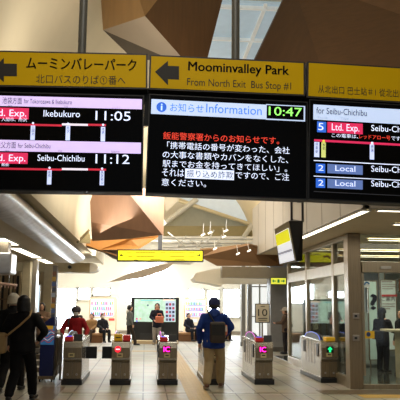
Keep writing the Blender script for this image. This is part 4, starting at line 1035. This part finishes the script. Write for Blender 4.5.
    if hat:
        kind_, hc = hat; m_ = mat('hat_%d_%d_%d' % hc, hc, .85, var=.1, bump=.1)
        mb = MB(); mb.cap((head+Vh(0, -.01, .05), Rh(.1, .108, .075)), (head+Vh(0, -.012, .01), Rh(.1, .108, .04)), 18)
        if kind_ == 'beanie': mb.cap((head+Vh(0, -.012, .012), Rh(.106, .112, .022)), (head+Vh(0, -.012, .0), Rh(.106, .112, .02)), 18)
        if kind_ == 'brim': mb.cap((head+Vh(0, -.0, .02), Rh(.165, .165, .012)), (head+Vh(0, 0, .01), Rh(.16, .16, .01)), 20)
        if kind_ == 'cap': mb.cap((head+Vh(0, -.01, .05), Rh(.118, .125, .085)), (head+Vh(0, -.012, .015), Rh(.118, .125, .04)), 18)
        o = fuse(mb, 'hat', m_, t, voxel=.011, smooth_it=2)
        if kind_ == 'cap': MB().cap((head+Vh(0, .1, .028), Rh(.08, .075, .008)), (head+Vh(0, .12, .022), Rh(.07, .065, .006)), 16).build('peak', m_, o, True)
    if collar:
        mb = MB(); mb.cap((V(-.03, .01, 1.45+dz), R3(.08, .085, .045)), (V(.03, .01, 1.42+dz), R3(.085, .09, .045)), 14)
        fuse(mb, 'scarf', mat('cloth_%d_%d_%d' % collar, collar, .85), t, voxel=.012, smooth_it=3)
    t['_k'] = k; del t['_k']
    return t, k
def loc_at(px, foot_py): p = F(px, foot_py); return (p.x, p.y, 0)
def scale_h(px, foot_py, head_py):
    p = F(px, foot_py); return P(px, head_py, p.y).z
def bag(name, label, cat, wpos, size, m_, rz=0, strap=None, flapm=None):
    t = thing(name, label, cat, wpos, rz)
    mb = MB().box((0, 0, 0), size, bev=min(size)*.3); o = fuse(mb, 'bag_body', m_, t, voxel=.012, smooth_it=3, fold=.006)
    MB().box((0, -size[1]/2-.004, size[2]*.12), (size[0]*.8, .012, size[2]*.5), bev=.004).build('front_pocket', flapm or m_, t)
    if strap: MB().tube([Vector(p)-Vector(wpos) if rz == 0 else Matrix.Rotation(-rz, 3, 'Z') @ (Vector(p)-Vector(wpos)) for p in strap], .016, 8).build('strap', flapm or m_, t, True)
    return t

# 1 the woman in black, back view
lw = loc_at(19.5, 402); Hw = scale_h(19.5, 402, 295)
person('person in black coat with black hair, seen from behind, tan strap across the back', lw, -.05, Hw, (16, 16, 20), (14, 14, 17), (12, 11, 12), 'walk', hair='bob', wide=1.18, seed=1, coat_len=.8,
       gesture={1: ((.36, -.02, 1.12), (.25, .1, .98)), -1: ((-.3, .0, 1.12), (-.27, .1, .9))})
k = Hw/1.7; x, y, _ = lw
TAN = mat('tan_leather', (168, 138, 92), .6)
bag('shoulder_bag', 'tan shoulder bag on the left hip of the black haired person', 'bag', (x-.32*k, y-.04, .93*k), (.16, .2, .34), TAN, 0,
    strap=[(x+.13*k, y-.03, 1.45*k), (x+.12*k, y-.15*k, 1.36*k), (x-.02*k, y-.17*k, 1.22*k), (x-.2*k, y-.17*k, 1.07*k), (x-.3*k, y-.06, 1.02*k)])
# 2 white-haired man
lm = loc_at(9, 392.5); Hm = scale_h(9, 392.5, 293)
person('white haired person in a black coat walking away at the far left', lm, 0.0, Hm, (20, 20, 22), (20, 18, 18), (206, 196, 176), 'walk', wide=1.1, seed=2, coat_len=.8)
# 3 blue jacket walker
lb = loc_at(213.5, 389); Hb = scale_h(213.5, 389, 298)
person('person in royal blue hooded jacket, navy beanie and beige trousers walking through the gates', lb, -.05, Hb, (26, 52, 124), (158, 138, 104), (30, 24, 20), 'walk', hat=('beanie', (26, 34, 76)), hood=(30, 60, 134), wide=1.18, seed=3, shoes=(96, 60, 44), coat_len=.78,
       gesture={-1: ((-.28, -.02, 1.12), (-.27, .06, .86)), 1: ((.33, .05, 1.15), (.24, .2, 1.0))})
k = Hb/1.7; x, y, _ = lb
bag('sling_bag', 'dark brown sling bag worn across the back of the blue jacket', 'bag', (x+.05*k, y-.21*k, 1.06*k), (.3, .14, .4), mat('bag_dark_brown', (52, 42, 34), .6), .0,
    strap=[(x-.12*k, y-.0*k, 1.47*k), (x-.12*k, y-.12*k, 1.42*k), (x-.05*k, y-.17*k, 1.3*k), (x+.02*k, y-.18*k, 1.2*k)], flapm=mat('bag_strap_black', (26, 24, 24), .6))
bag('cloth_pouch', 'small orange and white pouch hanging beside the sling bag', 'pouch', (x+.19*k, y-.19*k, 1.1*k), (.09, .06, .2), mat('pouch_orange', (206, 120, 84), .7), .0, flapm=mat('pouch_white', (220, 210, 196), .7))
# 4 red jacket
lr = (P(75.5, 320, 16.75).x, 16.75, 0); Hr = P(75, 307, 16.75).z
person('person in red jacket, dark cap and white mask coming through the first gate', lr, PI, Hr, (132, 16, 22), (40, 34, 34), (36, 30, 28), None, hat=('cap', (52, 46, 52)), mask=True, collar=(44, 44, 56), wide=1.15, seed=4, vox=.012,
       gesture={1: ((.33, .05, 1.1), (.3, .3, .98)), -1: ((-.33, .05, 1.1), (-.3, .32, .96))})
bag('backpack', 'dark backpack on the shoulders of the red jacket', 'backpack', (lr[0], lr[1]+.24, 1.12), (.3, .16, .4), mat('backpack_dark', (60, 40, 40), .7), 0,
    strap=[(lr[0]-.15, lr[1]+.1, 1.33), (lr[0]-.15, lr[1]-.1, 1.28), (lr[0]-.15, lr[1]-.13, 1.1)])
# 5 beige coat with phone
lc = F(40.5, 352); Hc = P(40.5, 302.5, 21.9).z
lc = (P(40.5, 340, 21.9).x, 21.9, 0)
person('person in brown beige coat looking down at a phone beside the lit panel', lc, PI+.1, Hc, (120, 96, 78), (60, 52, 48), (24, 18, 16), None, hair='bob', wide=1.1, seed=5, vox=.014, coat_len=.7,
       gesture={1: ((.27, .05, 1.14), (.06, .24, 1.22)), -1: ((-.27, .05, 1.14), (-.06, .24, 1.22))})
def phone(label, c, rz):
    t = thing('phone', label, 'phone', c, rz)
    MB().box((0, 0, 0), (.075, .012, .15), Matrix.Rotation(-.5, 4, 'X'), bev=.004).build('case', BLACK, t)
    MB().box((0, -.008, 0), (.066, .004, .136), Matrix.Rotation(-.5, 4, 'X')).build('screen', glow('phone_glow', (150, 170, 200), .4), t)
kc = Hc/1.7; phone('phone held by the person in the brown beige coat', (lc[0], lc[1]-.31*kc, 1.26*kc), PI)
# 6 woman by the map board
lz = F(157, 343.5); Hz = P(156.5, 303, 28.2).z
lz = (P(156.5, 343, 28.2).x, 28.2, 0)
person('person in dark navy coat and grey trousers standing before the map board', lz, PI-.15, Hz, (32, 32, 44), (150, 142, 134), (24, 18, 18), None, hair='long', wide=1.1, seed=6, vox=.014, coat_len=.72, collar=(196, 130, 100), shoes=(170, 150, 120),
       gesture={1: ((.26, .06, 1.12), (.1, .2, 1.0)), -1: ((-.26, .06, 1.12), (-.12, .2, 1.02))})
bag('handbag', 'orange handbag held in front by the person at the map board', 'bag', (lz[0]+.1, lz[1]-.3, 1.0), (.34, .12, .26), mat('bag_salmon', (206, 116, 84), .5), 0, strap=[(lz[0]+.0, lz[1]-.28, 1.12), (lz[0]+.02, lz[1]-.26, 1.22), (lz[0]+.16, lz[1]-.26, 1.22), (lz[0]+.2, lz[1]-.28, 1.12)])
# 7 dark vest person left of board
lv = (P(129, 343, 27.6).x, 27.6, 0); Hv = P(127, 305, 27.6).z
person('person in dark vest with pale sleeves walking in front of the board edge', lv, -1.3, Hv, (104, 106, 102), (54, 46, 42), (24, 22, 24), 'walk', wide=1.05, seed=7, vox=.014, hood=(200, 196, 186))
# 8 seated pairs
def seat_person(label, px, Y, head_py, bh_, rz, coat, pants, hairc, **kw):
    H = (P(px, head_py, Y).z)+.42
    H = max(1.5, min(1.8, H*.97))
    return person(label, (P(px, 330, Y).x, Y, .03), rz, H, coat, pants, hairc, 'sit', vox=.014, **kw)
seat_person('seated person in a brown coat on the bench, leaning away', 91.5, 29.35, 314, b1[1], PI-.3, (156, 118, 76), (70, 54, 44), (28, 22, 20), seed=8, wide=1.2)
seat_person('seated person in black on the bench end beside the brown coat', 102.5, 29.2, 313.5, b1[1], PI+.5, (34, 32, 36), (26, 26, 30), (70, 40, 34), seed=9, mask=True)
seat_person('seated person in black on the bench behind the walker', 188.5, 30.75, 313, b2[1], PI+.6, (28, 28, 38), (24, 24, 30), (20, 18, 18), seed=10)
seat_person('seated person in dark clothes right of the blue jacket, legs stretched out', 222.5, 31.25, 313, b3[1], PI+.5, (36, 38, 60), (22, 22, 26), (20, 18, 18), seed=11)
# 9 capped person with phone by the column
lk = F(285.5, 350.5); lk = (lk[0], 23.3, 0); lk = (P(285.5, 350, 23.3).x, 23.3, 0); Hk = P(285, 307.5, 23.3).z
person('person in brown coat and pale hat checking a phone beside the grey column', lk, 1.25, Hk, (96, 78, 66), (34, 30, 34), (40, 30, 26), None, hat=('brim', (196, 184, 170)), wide=1.05, seed=12, vox=.014, coat_len=.8,
       gesture={1: ((.2, .12, 1.14), (.08, .34, 1.12)), -1: ((-.2, .12, 1.14), (-.06, .34, 1.12))})
phone('phone held out by the person in the pale hat', (lk[0]-.42, lk[1]+.12, 1.08*Hk/1.7+.04), PI/2)
# 10 office clerk
lo = loc_at(383.5, 372.8); Ho = scale_h(383.5, 372.8, 308)
person('person in dark uniform, beret and white mask standing in the glazed office', lo, -.9, Ho, (24, 24, 32), (20, 20, 26), (26, 22, 20), None, hat=('beanie', (24, 24, 34)), mask=True, hair='bob', wide=1.1, seed=13, coat_len=.7,
       gesture={1: ((.22, .12, 1.12), (.14, .36, 1.06)), -1: ((-.26, .04, 1.1), (-.2, .26, 1.0))})
bag('waist_bag', 'black bag at the back of the person in the office', 'bag', (lo[0]-.2, lo[1]-.18, 1.0*Ho/1.7), (.26, .14, .22), mat('bag_black', (18, 18, 20), .6), .3)
# 11 person at the photo edge behind the counter
px_ = P(402, 330, 16.3)
person('person in dark jacket cut by the right photo edge behind the counter', (px_.x, 16.3, 0), 1.9, P(402, 309, 16.3).z, (30, 30, 36), (26, 26, 30), (22, 20, 20), None, seed=14, vox=.014)
# 12 passers seen through the side glass
for i, (px, hy, Y, lab) in enumerate(((309.5, 314, 21.3, 'dark clad person seen through the glass between the two left uprights'), (347, 314, 18.2, 'dark clad person seen through the glass next to the corner post'))):
    q = P(px, 330, Y); person(lab, (q.x, Y, 0), 2.2+i, P(px, hy, Y).z, (40, 40, 46), (30, 30, 34), (24, 20, 20), 'walk', seed=20+i, vox=.015)
# person at left photo edge, only a dark shoulder
q = P(-1, 330, 16.0); person('dark clad person at the very left photo edge behind the white haired one', (q.x-.15, 16.0, 0), .4, 1.56, (22, 22, 24), (20, 20, 22), (20, 18, 18), None, seed=30, vox=.015)
